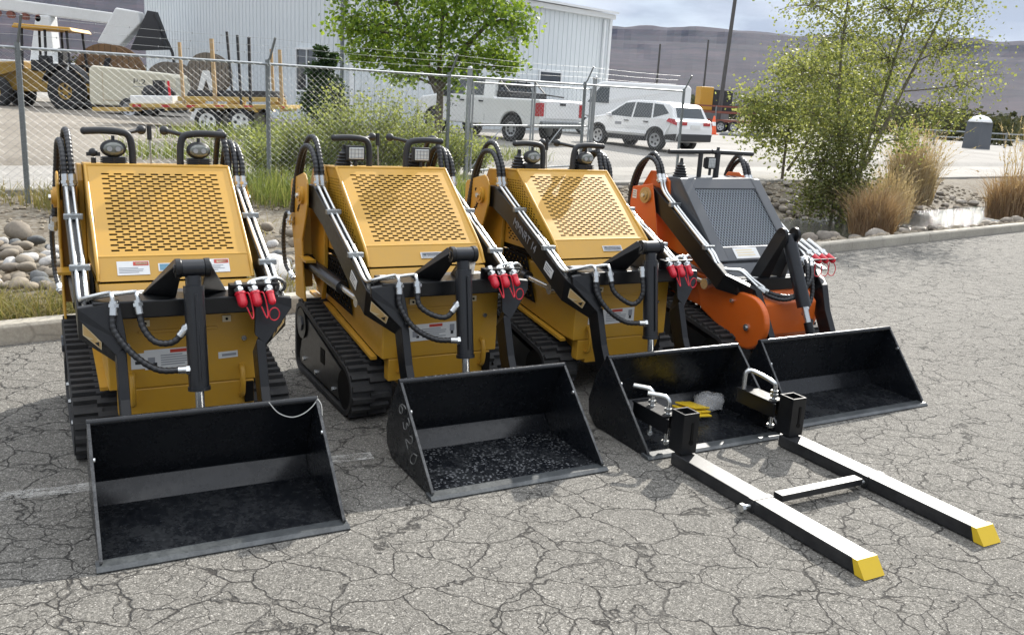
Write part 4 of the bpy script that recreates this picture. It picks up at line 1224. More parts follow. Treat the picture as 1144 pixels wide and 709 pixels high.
def make_tree(name, label, cat, base, clusters, n_leaf, size, mats, bark, r0, seed, stems=None, twig=.35, droop=0.0, group=None, trunk_to=.5):
    """clusters: (offset from base, radius, weight); limbs run from the trunk to each cluster and twigs carry the leaves"""
    rnd = random.Random(seed); T = empty(name, base); tag(T, label, cat, group)
    tm = MB(); pts = []
    W = sum(c[2] for c in clusters)
    stems = stems or [[(0, 0, 0), (0, 0, 1.5)]]
    tips = []
    for st in stems:
        B = bez(st, 6); n = len(B); tm.tube(B, [r0 * (1 - .75 * i / (n - 1)) for i in range(n)], 9); tips.append(B)
    for off, rad, w in clusters:
        c = V(off); B = min(tips, key=lambda b: min((q - c).length for q in b))
        cand = [q for q in B if q.z < c.z - .1 * rad] or [B[0]]
        s = min(cand, key=lambda q: (q - c).length)
        limb = bez([s, s.lerp(c, .5) + V((rnd.uniform(-.1, .1), rnd.uniform(-.1, .1), rnd.uniform(-.05, .15))) * rad, c], 4)
        tm.tube(limb, [r0 * .34 * (1 - .6 * i / (len(limb) - 1)) for i in range(len(limb))], 6)
        nl = int(n_leaf * w / W); nt = max(6, nl // 26)
        for _ in range(nt):
            d = V((rnd.gauss(0, 1), rnd.gauss(0, 1), rnd.gauss(0, .8))).normalized()
            R = rad * rnd.uniform(.35, 1.0) ** .6
            e = c + d * R; st = c.lerp(limb[rnd.randrange(len(limb))], rnd.uniform(0, .5))
            tw = bez([st, st.lerp(e, .6) + V((0, 0, .08 * rad)), e + V((0, 0, -droop * rad * .3))], 3)
            if rnd.random() < .5: tm.tube(tw, [.010, .008, .007, .006, .005, .004, .003][:len(tw)], 3, caps=False)
            for i in range(nl // nt):
                f = rnd.uniform(.25, 1.0); k = min(int(f * (len(tw) - 1)), len(tw) - 2); q = tw[k].lerp(tw[k + 1], rnd.random())
                pts.append(q + V((rnd.gauss(0, 1), rnd.gauss(0, 1), rnd.gauss(0, 1))) * twig * rad * .33)
    tm.build('trunk', bark, T); leaf_mesh('crown', T, mats, pts, size, rnd, droop)
    return T

def blades(name, parent, mats, base_fn, n, h0, h1, w, rnd, lean=.35, plume=0.0, curve=.35):
    vs, fs, ms = [], [], []
    for i in range(n):
        p, hs = base_fn(rnd); h = rnd.uniform(h0, h1) * hs; a = rnd.uniform(0, 6.283); l = abs(rnd.gauss(0, lean)) ; d = V((math.cos(a), math.sin(a), 0))
        s = V((-d.y, d.x, 0)); b = rnd.uniform(0, 6.283); s = V((math.cos(b), math.sin(b), 0)) * w * rnd.uniform(.6, 1.3)
        r = rnd.random(); m = 0 if r < .5 else (1 if r < .8 else 2)
        q = [p, p + d * h * l * .25 + V((0, 0, h * .38)), p + d * h * l * (.6 + curve * .3) + V((0, 0, h * .72)), p + d * h * l * (1.1 + curve) + V((0, 0, h * (1 - .25 * l)))]
        o = len(vs)
        for k, (pp, ww) in enumerate(zip(q, (1, .8, .5, .08))): vs.extend([pp - s * ww, pp + s * ww])
        for k in range(3): fs.append((o + 2 * k, o + 2 * k + 1, o + 2 * k + 3, o + 2 * k + 2)); ms.append(m)
        if plume and rnd.random() < plume:
            tip = q[3]; dirn = (q[3] - q[2]).normalized()
            for z in range(9):
                f = z / 8; o = len(vs); c = tip - dirn * .18 * (1 - f) ; sd = V((rnd.gauss(0, 1), rnd.gauss(0, 1), rnd.gauss(0, .4))).normalized() * .035 * (1.1 - f)
                vs.extend([c, c + sd + dirn * .02, c + dirn * .05]); fs.append((o, o + 1, o + 2)); ms.append(1)
    me = bpy.data.meshes.new(name); me.from_pydata([tuple(v) for v in vs], [], fs)
    for x in mats: me.materials.append(x)
    me.polygons.foreach_set('material_index', ms); me.update()
    o = bpy.data.objects.new(name, me); col.objects.link(o)
    if parent: o.parent = parent
    return o

def clump(name, label, cat, base, r, n, h0, h1, mats, seed, w=.006, lean=.3, plume=0.0, group=None):
    rnd = random.Random(seed)
    def f(q):
        a = q.uniform(0, 6.283); d = r * math.sqrt(q.random()); return V((math.cos(a) * d, math.sin(a) * d, 0)), 1 - .35 * (d / r) ** 2
    o = blades(name, None, mats, f, n, h0, h1, w, rnd, lean, plume); o.location = base
    tag(o, label, cat, group); return o

# ------------------------------------------------------------------ the row of loaders
L1 = make_yellow_loader((-.990, 2.996, 0), .500, 'yellow mini loader with white warning stickers on its hood, first of the row', 'oval', 1)
L2 = make_yellow_loader((.086, 3.713, 0), .510, 'yellow mini loader with square lamps and a chalk number on its bucket side', 'square', 2)
L3 = make_yellow_loader((1.083, 4.303, 0), .501, 'yellow mini loader holding the pallet forks, between a yellow and the orange loader', 'oval', 3)
L4 = make_orange_loader((2.056, 4.945, 0), .521)

# pallet forks clamped to the lip of the third bucket
F = empty('pallet_fork_attachment', (1.340, 3.054, 0), .501)
tag(F, 'black pallet forks with yellow tips clamped to the bucket lip of a yellow loader', 'pallet forks')
for s, x in ((0, .0), (1, .697)):
    mb = MB(); w = .107; h = .062
    mb.prism([(-.045, .004), (.0, h), (1.12, h), (1.12, .004)], 'x', x, x + w)
    fk = mb.build('fork', M['fork'], F, bevel=.004, fix=True)
    mb = MB(); e = .0015
    mb.prism([(-.047, .003), (-.001, h + e), (.022, h + e), (.0, .003)], 'x', x - e, x + w + e); mb.build('yellow_tip', M['tip_yellow'], fk)
    # upright socket at the heel: square tube, open on top, slotted face
    xc = x + w / 2; y0, y1 = 1.06, 1.155; t = .009; top = .262
    mb = MB()
    mb.box((xc, y0 + t / 2, .17), (.092, t, top - .06)); mb.box((xc, y1 - t / 2, .17), (.092, t, top - .06))
    for q in (-1, 1): mb.box((xc + q * (.046 - t / 2), (y0 + y1) / 2, .17), (t, y1 - y0 - 2 * t, top - .06))
    sk = mb.build('upright_socket', M['black'], fk, bevel=.0015)
    mb = MB(); mb.box((xc + .01, y0 - .001, .175), (.014, .004, .10)); mb.disc((xc + .01, y0 - .001, .125), (0, 1, 0), .013, .004, 14); mb.build('keyhole_slot', M['engine'], sk)
    # clamp arm reaching back over the lip, with bent screw handles
    mb = MB()
    mb.box((xc - .035, 1.33, .165), (.012, .28, .075)); mb.box((xc + .035, 1.33, .165), (.012, .28, .075)); mb.box((xc, 1.34, .207), (.10, .26, .010))
    ca = mb.build('clamp_arm', M['black'], fk, bevel=.002)
    if s == 0:
        for yy, dx in ((1.24, -.05), (1.37, -.03)):
            mb = MB(); mb.tube([(xc, yy, .052), (xc, yy, .25)], .011, 10)
            mb.tube(bez([(xc, yy, .245), (xc, yy, .275), (xc - .015, yy + .02, .295), (xc - .055 + dx * .4, yy + .075, .30)], 5), .0115, 10)
            for zz in (.058, .20, .225): mb.cyl((xc, yy, zz), (xc, yy, zz + .014), .020, 6)
            mb.build('clamp_screw', M['chrome'], ca)
    else:
        mb = MB(); mb.tube([(xc, 1.24, .052), (xc, 1.24, .26)], .011, 10)
        mb.tube(bez([(xc, 1.24, .245), (xc, 1.24, .285), (xc - .012, 1.255, .305), (xc - .03, 1.37, .325), (xc - .045, 1.40, .322), (xc - .055, 1.41, .30), (xc - .055, 1.41, .22)], 5), .0125, 10)
        for zz in (.058, .20, .225, .245): mb.cyl((xc, 1.24, zz), (xc, 1.24, zz + .014), .021, 6)
        mb.build('clamp_screw', M['chrome'], ca)
mb = MB(); mb.box((.402, .565, .048), (.50, .052, .030)); sb = mb.build('spreader_bar', M['fork'], F, bevel=.002)
for x in (-.012, .697 - .012):
    mb = MB(); mb.box((x + .066, .565, .034), (.118, .036, .060)); c = mb.build('bar_sleeve', M['fork'], sb, bevel=.002)
    mb = MB(); mb.cyl((x - .045, .560, .035), (x, .560, .035), .010, 8); mb.cyl((x - .05, .560, .035), (x - .034, .560, .035), .019, 6); mb.cyl((x - .02, .575, .020), (x - .036, .578, .012), .012, 6); mb.build('sleeve_screw', M['chrome'], c)

# packet of yellow sheets in a clear bag lying in the third bucket
rnd = random.Random(3)
T = empty('plastic_packet', L3.matrix_basis @ V((.185, .375, .026)), .501 + .1)
tag(T, 'yellow packet in a crumpled clear plastic bag lying inside the bucket behind the forks', 'packet')
mb = MB()
for k in range(3):
    a = .16 * k - .1; R3 = Matrix.Rotation(a, 3, 'Z') @ Matrix.Rotation(.10 + .05 * k, 3, 'Y')
    mb.box((-.085 + .02 * k, -.02 + .014 * k, .030 + .014 * k), (.20 - .02 * k, .13, .010), 0, R3)
mb.prism([(-.19, .010), (-.13, .060), (-.05, .050), (-.05, .010)], 'y', -.07, .03)
mb.build('yellow_sheets', M['tip_yellow'], T, bevel=.003)
mb = MB(); mb.ball((.10, .02, .055), 1, 26, 0, (.095, .08, .058))
mb.v = [tuple(V(p) + V((noise.noise(V(p) * 22), noise.noise(V(p) * 22 + V((9, 0, 0))), noise.noise(V(p) * 22 + V((0, 9, 0))))) * .024) for p in mb.v]
mb.v = [(x, y, max(z, .003)) for x, y, z in mb.v]
mb.build('clear_bag', M['clear_plastic'], T)
# ------------------------------------------------------------------ metal building
BZ = .45
def metal_wall_mat(name, c):
    k = NT(name); n = k.noise(.5, 5, .6); n2 = k.noise(6, 4, .6, vec=k.coord('Object', (1, 1, .15)))
    k.set(color=k.mix(k.math('MULTIPLY', k.ramp(k.math('ADD', k.math('MULTIPLY', n, .5), k.math('MULTIPLY', n2, .5)), [(.4, 0.0), (.7, 1.0)]), .16), c, tuple(x * .72 for x in c)), rough=.5, spec=.4)
    return k.mat
M['siding'] = metal_wall_mat('pale_metal_siding', (.66, .70, .72))
M['trim'] = metal_wall_mat('white_trim', (.74, .76, .77))
M['window_glass'] = NT('window_glass').set(color=(.03, .035, .04), rough=.06, spec=.8).mat
Bd = empty('metal_building', (3.85, 44.2, BZ), math.radians(45))
tag(Bd, 'long pale metal building with ribbed walls behind the fence', 'building')
# local: x along the front wall (0 = right corner, negative to the left), y = depth away from the lot
LF, LE, HE = 14.55, 18.0, 5.45
mb = MB(); mb.box((-LF / 2, .10, HE / 2), (LF, .2, HE))
x = -.25
while x > -LF: mb.box((x, -.012, HE / 2), (.045, .03, HE - .02)); x -= .30
mb.build('front_wall', M['siding'], Bd, fix=False)
mb = MB(); pk = HE + LE / 2 * .12
mb.prism([(0, 0), (LE, 0), (LE, HE), (LE / 2, pk), (0, HE)], 'x', -LF, -LF + .2)
y = .25
while y < LE: mb.box((-LF - .012, y, HE / 2 + .02), (.03, .045, HE)); y += .30
mb.build('end_wall', M['siding'], Bd)
mb = MB(); mb.prism([(.2, 0), (LE, 0), (LE, HE), (.2, HE)], 'x', -.2, -.001); mb.build('far_end_wall', M['siding'], Bd)
mb = MB()
mb.prism([(-.35, HE + .03), (LE / 2, pk + .14), (LE + .35, HE + .03), (LE + .35, HE + .13), (LE / 2, pk + .26), (-.35, HE + .13)], 'x', -LF - .15, .15)
mb.build('roof', M['trim'], Bd)
mb = MB(); mb.box((-LF / 2, -.10, HE - .09), (LF + .3, .16, .22)); mb.build('eave_gutter', M['trim'], Bd, bevel=.02)
for x in (-.06, -LF + .02):
    mb = MB(); mb.box((x, -.04, HE / 2 - .1), (.16, .10, HE - .25)); mb.build('corner_trim', M['trim'], Bd)
mb = MB(); mb.box((-.55, -.10, HE / 2 - .15), (.11, .11, HE - .3)); mb.build('downspout', M['trim'], Bd, bevel=.01)
mb = MB(); mb.box((-LF - .05, .5, HE / 2 - .1), (.09, .10, HE - .2)); mb.build('downspout', M['post'], Bd)
def window(on, a, z0, z1, w, frame=True, panes=2):
    mb = MB(); f = .07
    def B(u, z, su, sz, dep, off):
        if on == 'front': mb.box((u, off, z), (su, dep, sz))
        else: mb.box((-LF + off, u, z), (dep, su, sz))
    zc, h = (z0 + z1) / 2, z1 - z0
    for q in (-1, 1): B(a + q * (w / 2 + f / 2), zc, f, h + 2 * f, .10, -.045); B(a, zc + q * (h / 2 + f / 2), w, f, .10, -.045)
    for i in range(1, panes): B(a - w / 2 + w * i / panes, zc, f * .7, h, .08, -.035)
    o = mb.build('window', M['trim'], Bd)
    mb = MB(); B(a, zc, w, h, .03, -.02); mb.build('pane', M['window_glass'], o)
window('end', 2.9, 1.22, 2.75, 1.45)
window('front', -8.8, 1.0, 2.9, 1.1, panes=1)
window('front', -3.95, 2.12, 2.60, 1.35, panes=1)
mb = MB(); mb.box((-6.5, -.03, 4.1), (.75, .06, .75)); vt = mb.build('wall_vent', M['post'], Bd)
mb = MB()
for k in range(7): mb.box((-6.5, -.065, 3.8 + .1 * k), (.66, .03, .03))
mb.build('louvre', M['zinc'], vt)

# ------------------------------------------------------------------ chain-link fence with barbed wire
FP = [(-9.7, 6.5, .10), (-7.48, 9.1, .12), (-5.98, 10.86, .15), (-3.75, 13.46, .195), (-1.33, 16.28, .243), (1.26, 19.3, .295), (3.84, 22.31, .347)]
Fn = empty('chain_link_fence', FP[2]); Fb = V(FP[2])
tag(Fn, 'chain-link fence with slanted barbed wire arms behind the loaders', 'fence')
out = V((.76, -.65, 0))
def rel(p): return V(p) - Fb
for i, (x, y, z) in enumerate(FP):
    lean = V((random.uniform(-.02, .02), random.uniform(-.02, .02), 0)); p = V((x, y, z))
    mb = MB(); mb.cyl(rel(p - V((0, 0, .2))), rel(p + V((0, 0, 1.86)) + lean), .033, 10)
    po = mb.build('fence_post', M['post'], Fn)
    mb = MB(); mb.tube([rel(p + V((0, 0, 1.84)) + lean), rel(p + V((0, 0, 1.88)) + out * .03), rel(p + V((0, 0, 2.17)) + out * .17)], .017, 6); mb.build('barb_arm', M['post'], po)
for a, b in zip(FP, FP[1:]):
    mb = MB(); mb.cyl(rel((a[0], a[1], a[2] + 1.80)), rel((b[0], b[1], b[2] + 1.80)), .019, 8); mb.build('top_rail', M['zinc'], Fn)
for h, o_ in ((1.95, .055), (2.05, .11), (2.15, .16)):
    mb = MB(); pts = []
    for a, b in zip(FP, FP[1:]):
        for k in range(8):
            f = k / 8; q = V(a).lerp(V(b), f); pts.append(rel(q + out * o_ + V((0, 0, h - .02 * math.sin(PI * f)))))
    mb.tube(pts, .0019, 3, smooth=False)
    for p in pts:
        mb.box(p, (.008, .008, .02))
    mb.build('barbed_wire', M['wire'], Fn)
for a, b in zip(FP, FP[1:]):
    A, B2 = V(a), V(b); L = (B2 - A).length; d = (B2 - A) / L; nrm = V((d.y, -d.x, 0)).normalized()
    mb = MB(); n = int(L / .056); hh = 1.76; st = 42
    for i in range(n):
        pts = []
        for k in range(st + 1):
            s_ = i + ((k + i) % 2); pts.append(rel(A + d * (L * s_ / n) + V((0, 0, .04 + hh * k / st)) + nrm * (.03 + (.003 if k % 2 else -.003))))
        vs = []; w = .0020
        for p in pts: vs += [p + d * w, p - d * w * .5 + nrm * w * .87, p - d * w * .5 - nrm * w * .87]
        fs = []
        for k in range(st):
            for e in range(3): fs.append((3 * k + e, 3 * k + (e + 1) % 3, 3 * k + 3 + (e + 1) % 3, 3 * k + 3 + e))
        mb.add(vs, fs)
    mb.build('wire_mesh', M['wire'], Fn)
G = empty('yard_gate', (-.97, 16.76, .25)); tag(G, 'galvanised pipe gate frame in the chain-link fence before the white pickup', 'gate')
g0 = V((0, 0, 0)); g1 = V((2.5, 2.92, .05))
def gp(f, z): return g0.lerp(g1, f) + V((-.05, .05, z))
for f, nm, r in ((0, 'gate_post', .045), (1, 'gate_post', .045)):
    mb = MB(); mb.cyl(gp(f, -.2), gp(f, 1.95), r, 12); mb.ball(gp(f, 1.95), r * 1.15, 10); mb.build(nm, M['zinc'], G)
for a, b in ((.03, .47), (.49, .97)):
    mb = MB(); r = .021
    mb.tube([gp(a, .12), gp(a, 1.72), gp(b, 1.72), gp(b, .12), gp(a, .12)], r, 8); mb.cyl(gp(a, .95), gp(b, .95), r * .8, 8)
    lf = mb.build('gate_leaf', M['zinc'], G)
    mb = MB(); mb.cyl(gp(a, .14), gp((a + b) / 2, .93), .010, 6); mb.build('brace', M['zinc'], lf)

# ------------------------------------------------------------------ vehicles
def arch(cx, cz, r, n=12, z0=.30):
    a0 = math.asin(max(-1, min(1, (z0 - cz) / r)))
    return [(cx + r * math.cos(a0 + (PI - 2 * a0) * k / n), cz + r * math.sin(a0 + (PI - 2 * a0) * k / n)) for k in range(n + 1)]

def wheel(T, x, y, r, w, s, rim=.62, spokes=5, mat='wheel_grey'):
    mb = MB(); mb.lathe((x, y, r), [(r * rim, -w / 2), (r * .93, -w / 2), (r, -w * .36), (r, w * .36), (r * .93, w / 2), (r * rim, w / 2), (r * rim, -w / 2)], 28, axis='y', caps=False)
    t = mb.build('wheel', M['tyre'], T)
    mb = MB(); yo = y + s * w * .30
    mb.lathe((x, yo, r), [(r * .20, s * .02), (r * rim, s * .045), (r * (rim + .03), s * .05), (r * (rim + .03), -s * .06)], 28, axis='y')
    mb.disc((x, yo + s * .0, r), (0, 1, 0), r * rim * .98, .02, 24)
    rm = mb.build('rim', M[mat], t)
    mb = MB()
    for k in range(spokes):
        a = 2 * PI * (k + .5) / spokes; q = r * rim * .62
        mb.disc((x + q * math.cos(a), yo + s * .034, r + q * math.sin(a)), (0, 1, 0), r * rim * .20, .02, 8)
    mb.build('rim_opening', M['black_plastic'], rm)

def body_mesh(prof, w, belt, tum, m=0, round_=.06):
    mb = MB(); rings = []
    n = len(prof)
    def hw(z): return w / 2 - max(0, z - belt) * tum - (.02 if z < .45 else 0)
    vs = [(x, -hw(z), z) for x, z in prof] + [(x, hw(z), z) for x, z in prof]
    a = tuple(range(n)); fs = [a, tuple(range(2 * n - 1, n - 1, -1))] + [(i, n + i, n + (i + 1) % n, (i + 1) % n) for i in range(n)]
    mb.add(vs, fs); return mb, hw

def side_panel(name, T, poly, hw, mats, off=.006, th=.012, sides=(-1, 1)):
    for s in sides:
        mb = MB(); a = [V((x, s * (hw(z) - th), z)) for x, z in poly]; b = [V((x, s * (hw(z) + off), z)) for x, z in poly]
        mb.loft([a, b], 0); mb.build(name, mats, T, fix=True)

def cross_panel(name, T, p0, p1, w0, w1, mat, off=.008):
    """glass across the body between two profile points"""
    (x0, z0), (x1, z1) = p0, p1; d = V((x1 - x0, 0, z1 - z0)).normalized(); n = V((-d.z, 0, d.x))
    if n.z < 0: n = -n
    mb = MB(); c = [V((x0, -w0, z0)), V((x0, w0, z0)), V((x1, w1, z1)), V((x1, -w1, z1))]
    mb.loft([[p - n * .02 for p in c], [p + n * off for p in c]], 0); return mb.build(name, mat, T, fix=True)

# white compact SUV, nose to the building
def make_suv(loc, rz):
    T = empty('parked_suv', loc, rz); tag(T, 'white compact SUV with black lower cladding parked beyond the fence', 'car')
    prof = [(-2.18, .36), (-2.27, .55), (-2.27, .80), (-2.21, 1.05), (-2.06, 1.12), (-1.88, 1.50), (-1.72, 1.60), (-1.0, 1.675), (-.2, 1.68), (.25, 1.62), (1.12, 1.12), (1.65, 1.03), (2.08, .90), (2.22, .70), (2.24, .45), (2.16, .30)]
    prof += arch(1.36, .36, .41) + arch(-1.33, .36, .41)
    mb, hw = body_mesh(prof, 1.84, 1.02, .30); b = mb.build('body', M['white'], T, bevel=.05, seg=3, fix=True)
    side_panel('side_window', T, [(.92, 1.12), (.22, 1.56), (-.18, 1.60), (-.18, 1.08)], hw, M['glass'])
    side_panel('side_window', T, [(-.26, 1.08), (-.26, 1.60), (-.98, 1.59), (-1.08, 1.10)], hw, M['glass'])
    side_panel('side_window', T, [(-1.16, 1.11), (-1.06, 1.585), (-1.45, 1.56), (-1.80, 1.28)], hw, M['glass'])
    cross_panel('rear_window', T, (-2.045, 1.15), (-1.885, 1.485), .70, .64, M['glass'])
    cross_panel('windscreen', T, (1.08, 1.14), (.30, 1.59), .78, .68, M['glass'])
    for s in (-1, 1):
        side_panel('sill_cladding', T, [(.94, .30), (.98, .46), (-.93, .46), (-.90, .30)], hw, M['black_plastic'], .012, sides=(s,))
        side_panel('rear_cladding', T, [(-1.74, .42), (-1.72, .56), (-2.26, .62), (-2.20, .38)], hw, M['black_plastic'], .012, sides=(s,))
        for cx in (1.36, -1.33):
            mb = MB(); A = arch(cx, .36, .405, 14, .32); B = arch(cx, .36, .465, 14, .32)
            for i in range(len(A) - 1):
                q = [A[i], A[i + 1], B[i + 1], B[i]]; mb.loft([[V((x, s * (hw(.6) - .02), z)) for x, z in q], [V((x, s * (hw(.6) + .012), z)) for x, z in q]], 0)
            mb.build('wheel_arch', M['black_plastic'], T)
            wheel(T, cx, s * .80, .36, .22, s)
        side_panel('tail_lamp', T, [(-1.78, 1.02), (-1.86, 1.12), (-2.10, 1.10), (-2.22, 1.02), (-2.24, .90)], hw, M['tail'], .012, sides=(s,))
        mb = MB(); mb.box((-2.255, s * .60, .97), (.03, .34, .12)); mb.build('tail_lamp', M['tail'], T, bevel=.01)
        for x in (.02, -.88):
            mb = MB(); mb.box((x, s * (hw(.95) + .012), .96), (.20, .03, .03)); mb.build('door_handle', M['black_plastic'], T)
        mb = MB(); mb.box((.80, s * 1.00, 1.12), (.14, .20, .13)); mb.build('door_mirror', M['white'], T, bevel=.03)
    mb = MB(); mb.box((-2.25, 0, .50), (.10, 1.74, .26)); mb.build('rear_bumper', M['black_plastic'], T, bevel=.04)
    mb = MB(); mb.box((-2.275, 0, .86), (.02, .48, .13)); mb.build('number_plate', M['sticker'], T)
    side_panel('door_logo', T, [(.55, .80), (.55, .90), (.25, .90), (.25, .80)], hw, M['sticker_print'], .005, sides=(1,))
    return T
hd_ = math.atan2(.77, -.64)
sv_ = make_suv((4.05, 30.6, .42), hd_); sv_.scale = (.96, .94, .92)

def make_pickup(loc, rz):
    T = empty('pickup_truck', loc, rz); tag(T, 'white crew cab pickup truck with a black bed rack parked beyond the gate', 'truck')
    prof = [(-2.95, .62), (-2.98, .80), (-2.97, 1.32), (-2.9, 1.36), (-.98, 1.36), (-.95, 1.40), (-.86, 1.92), (-.70, 1.97), (.55, 1.97), (.75, 1.93), (1.52, 1.40), (2.55, 1.28), (2.82, 1.10), (2.86, .60), (2.75, .50)]
    prof += arch(1.95, .45, .50, 12, .50) + arch(-1.78, .45, .50, 12, .50)
    mb, hw = body_mesh(prof, 2.0, 1.36, .24); mb.build('body', M['white'], T, bevel=.045, seg=3, fix=True)
    side_panel('side_window', T, [(1.38, 1.42), (.72, 1.87), (.42, 1.89), (.42, 1.40)], hw, M['glass'])
    side_panel('side_window', T, [(.33, 1.40), (.33, 1.89), (-.42, 1.89), (-.48, 1.40)], hw, M['glass'])
    cross_panel('rear_window', T, (-.955, 1.45), (-.875, 1.88), .80, .72, M['glass'])
    cross_panel('windscreen', T, (1.46, 1.44), (.78, 1.90), .84, .76, M['glass'])
    for s in (-1, 1):
        for cx in (1.95, -1.78):
            wheel(T, cx, s * .86, .42, .28, s, .55, 8)
            mb = MB(); A = arch(cx, .45, .485, 12, .5)
            for i in range(len(A) - 1):
                q = [A[i], A[i + 1], (A[i + 1][0], A[i + 1][1] - .02), (A[i][0], A[i][1] - .02)]; mb.loft([[V((x, s * .55, z)) for x, z in q], [V((x, s * .985, z)) for x, z in q]], 0)
            mb.build('wheel_well', M['black_plastic'], T)
        side_panel('tail_lamp', T, [(-2.80, .86), (-2.76, 1.24), (-2.97, 1.26), (-2.97, .86)], hw, M['tail'], .012, sides=(s,))
        mb = MB(); mb.box((-2.975, s * .90, 1.06), (.03, .16, .40)); mb.build('tail_lamp', M['tail'], T, bevel=.01)
        for x in (.50, -.40):
            mb = MB(); mb.box((x, s * (hw(1.2) + .012), 1.22), (.20, .03, .045)); mb.build('door_handle', M['black_plastic'], T)
        mb = MB(); mb.box((1.25, s * 1.12, 1.42), (.12, .24, .24)); mb.build('door_mirror', M['black_plastic'], T, bevel=.03)
        for x in (.37, -.56, 1.48):
            side_panel('door_seam', T, [(x, .62), (x, 1.36), (x - .012, 1.36), (x - .012, .62)], hw, M['post'], .003, sides=(s,))
    mb = MB(); mb.box((-3.0, 0, .62), (.16, 1.9, .20)); mb.build('rear_bumper', M['post'], T, bevel=.03)
    mb = MB(); mb.box((-2.985, 0, 1.06), (.03, 1.52, .52)); tg = mb.build('tailgate', M['white'], T, bevel=.015)
    mb = MB(); mb.box((-3.005, 0, 1.24), (.02, .26, .07)); mb.build('tailgate_handle', M['black_plastic'], tg)
    mb = MB(); mb.box((-2.0, 0, 1.02), (.9, 1.5, .05)); mb.box((-1.25, 0, 1.46), (.55, 1.74, .20)); mb.build('tool_box', M['black_plastic'], T, bevel=.02)
    mb = MB()
    for y in (-.8, -.4, 0, .4, .8): mb.tube([(-1.02, y, 1.38), (-1.02, y, 1.93)], .022, 6)
    for z in (1.55, 1.74, 1.93): mb.tube([(-1.02, -.82, z), (-1.02, .82, z)], .022, 6)
    for y in (-.82, .82): mb.tube([(-1.02, y, 1.90), (-1.5, y, 1.52), (-2.3, y, 1.46)], .025, 6)
    mb.build('bed_rack', M['black_plastic'], T)
    side_panel('door_logo', T, [(1.30, 1.02), (1.30, 1.12), (1.05, 1.12), (1.05, 1.02)], hw, M['sticker_print'], .005, sides=(1,))
    lettering('door_lettering', 'P:2', .20, M['sticker_black'], frame_matrix((.86, 1.003, 1.07), (-1, 0, 0), (0, 0, 1)), T)
    return T
make_pickup((-.98, 30.4, .43), math.atan2(.69, -.72))

def make_van(loc, rz):
    T = empty('cargo_van', loc, rz); tag(T, 'white cargo van standing behind the compact SUV', 'van')
    prof = [(-2.6, .40), (-2.7, .55), (-2.68, 2.15), (-2.55, 2.25), (1.0, 2.25), (1.25, 2.15), (1.85, 1.35), (2.45, 1.15), (2.6, .9), (2.6, .45)] + arch(1.75, .38, .42, 10, .40) + arch(-1.7, .38, .42, 10, .40)
    mb, hw = body_mesh(prof, 2.0, 1.3, .10); mb.build('body', M['white'], T, bevel=.06, seg=3, fix=True)
    side_panel('side_window', T, [(1.66, 1.36), (1.15, 2.0), (.75, 2.0), (.75, 1.36)], hw, M['glass'])
    cross_panel('windscreen', T, (1.80, 1.40), (1.28, 2.10), .85, .80, M['glass'])
    for s in (-1, 1):
        for x in (.65, -.75): side_panel('door_seam', T, [(x, .6), (x, 2.1), (x - .02, 2.1), (x - .02, .6)], hw, M['post'], .003, sides=(s,))
        for cx in (1.75, -1.7): wheel(T, cx, s * .86, .36, .22, s)
    return T
make_van((4.35, 39.9, .5), math.radians(178))

# ------------------------------------------------------------------ left yard: trailer, compressor, spools, backhoe, boom
M['cream'] = paint('cream_enamel', (.60, .565, .44), .4, .15, (.35, .3, .2), .2, 1.5)
M['trailer_yellow'] = paint('trailer_yellow', (.50, .34, .09), .5, 0, (.28, .2, .1), .5, 3)
M['wood'] = paint('spool_wood', (.23, .135, .065), .85, 0, (.10, .07, .045), .7, 2.2, bump=.4)
M['wood_grey'] = paint('grey_spool_wood', (.20, .17, .135), .85, 0, (.11, .095, .08), .7, 3)
M['stake'] = paint('stake_wood', (.42, .29, .15), .8, 0, (.25, .18, .1), .4, 5)
M['cat_yellow'] = paint('backhoe_yellow', (.34, .205, .03), .55, 0, (.12, .09, .05), .6, 2)
M['cat_roof'] = paint('backhoe_roof', (.52, .28, .03), .5, 0, (.3, .2, .08), .2, 2)
M['boom_white'] = paint('boom_white', (.70, .71, .70), .4, .1, (.4, .37, .33), .3, 1.5)
M['canvas'] = flat('black_canvas', (.03, .03, .032), .8)
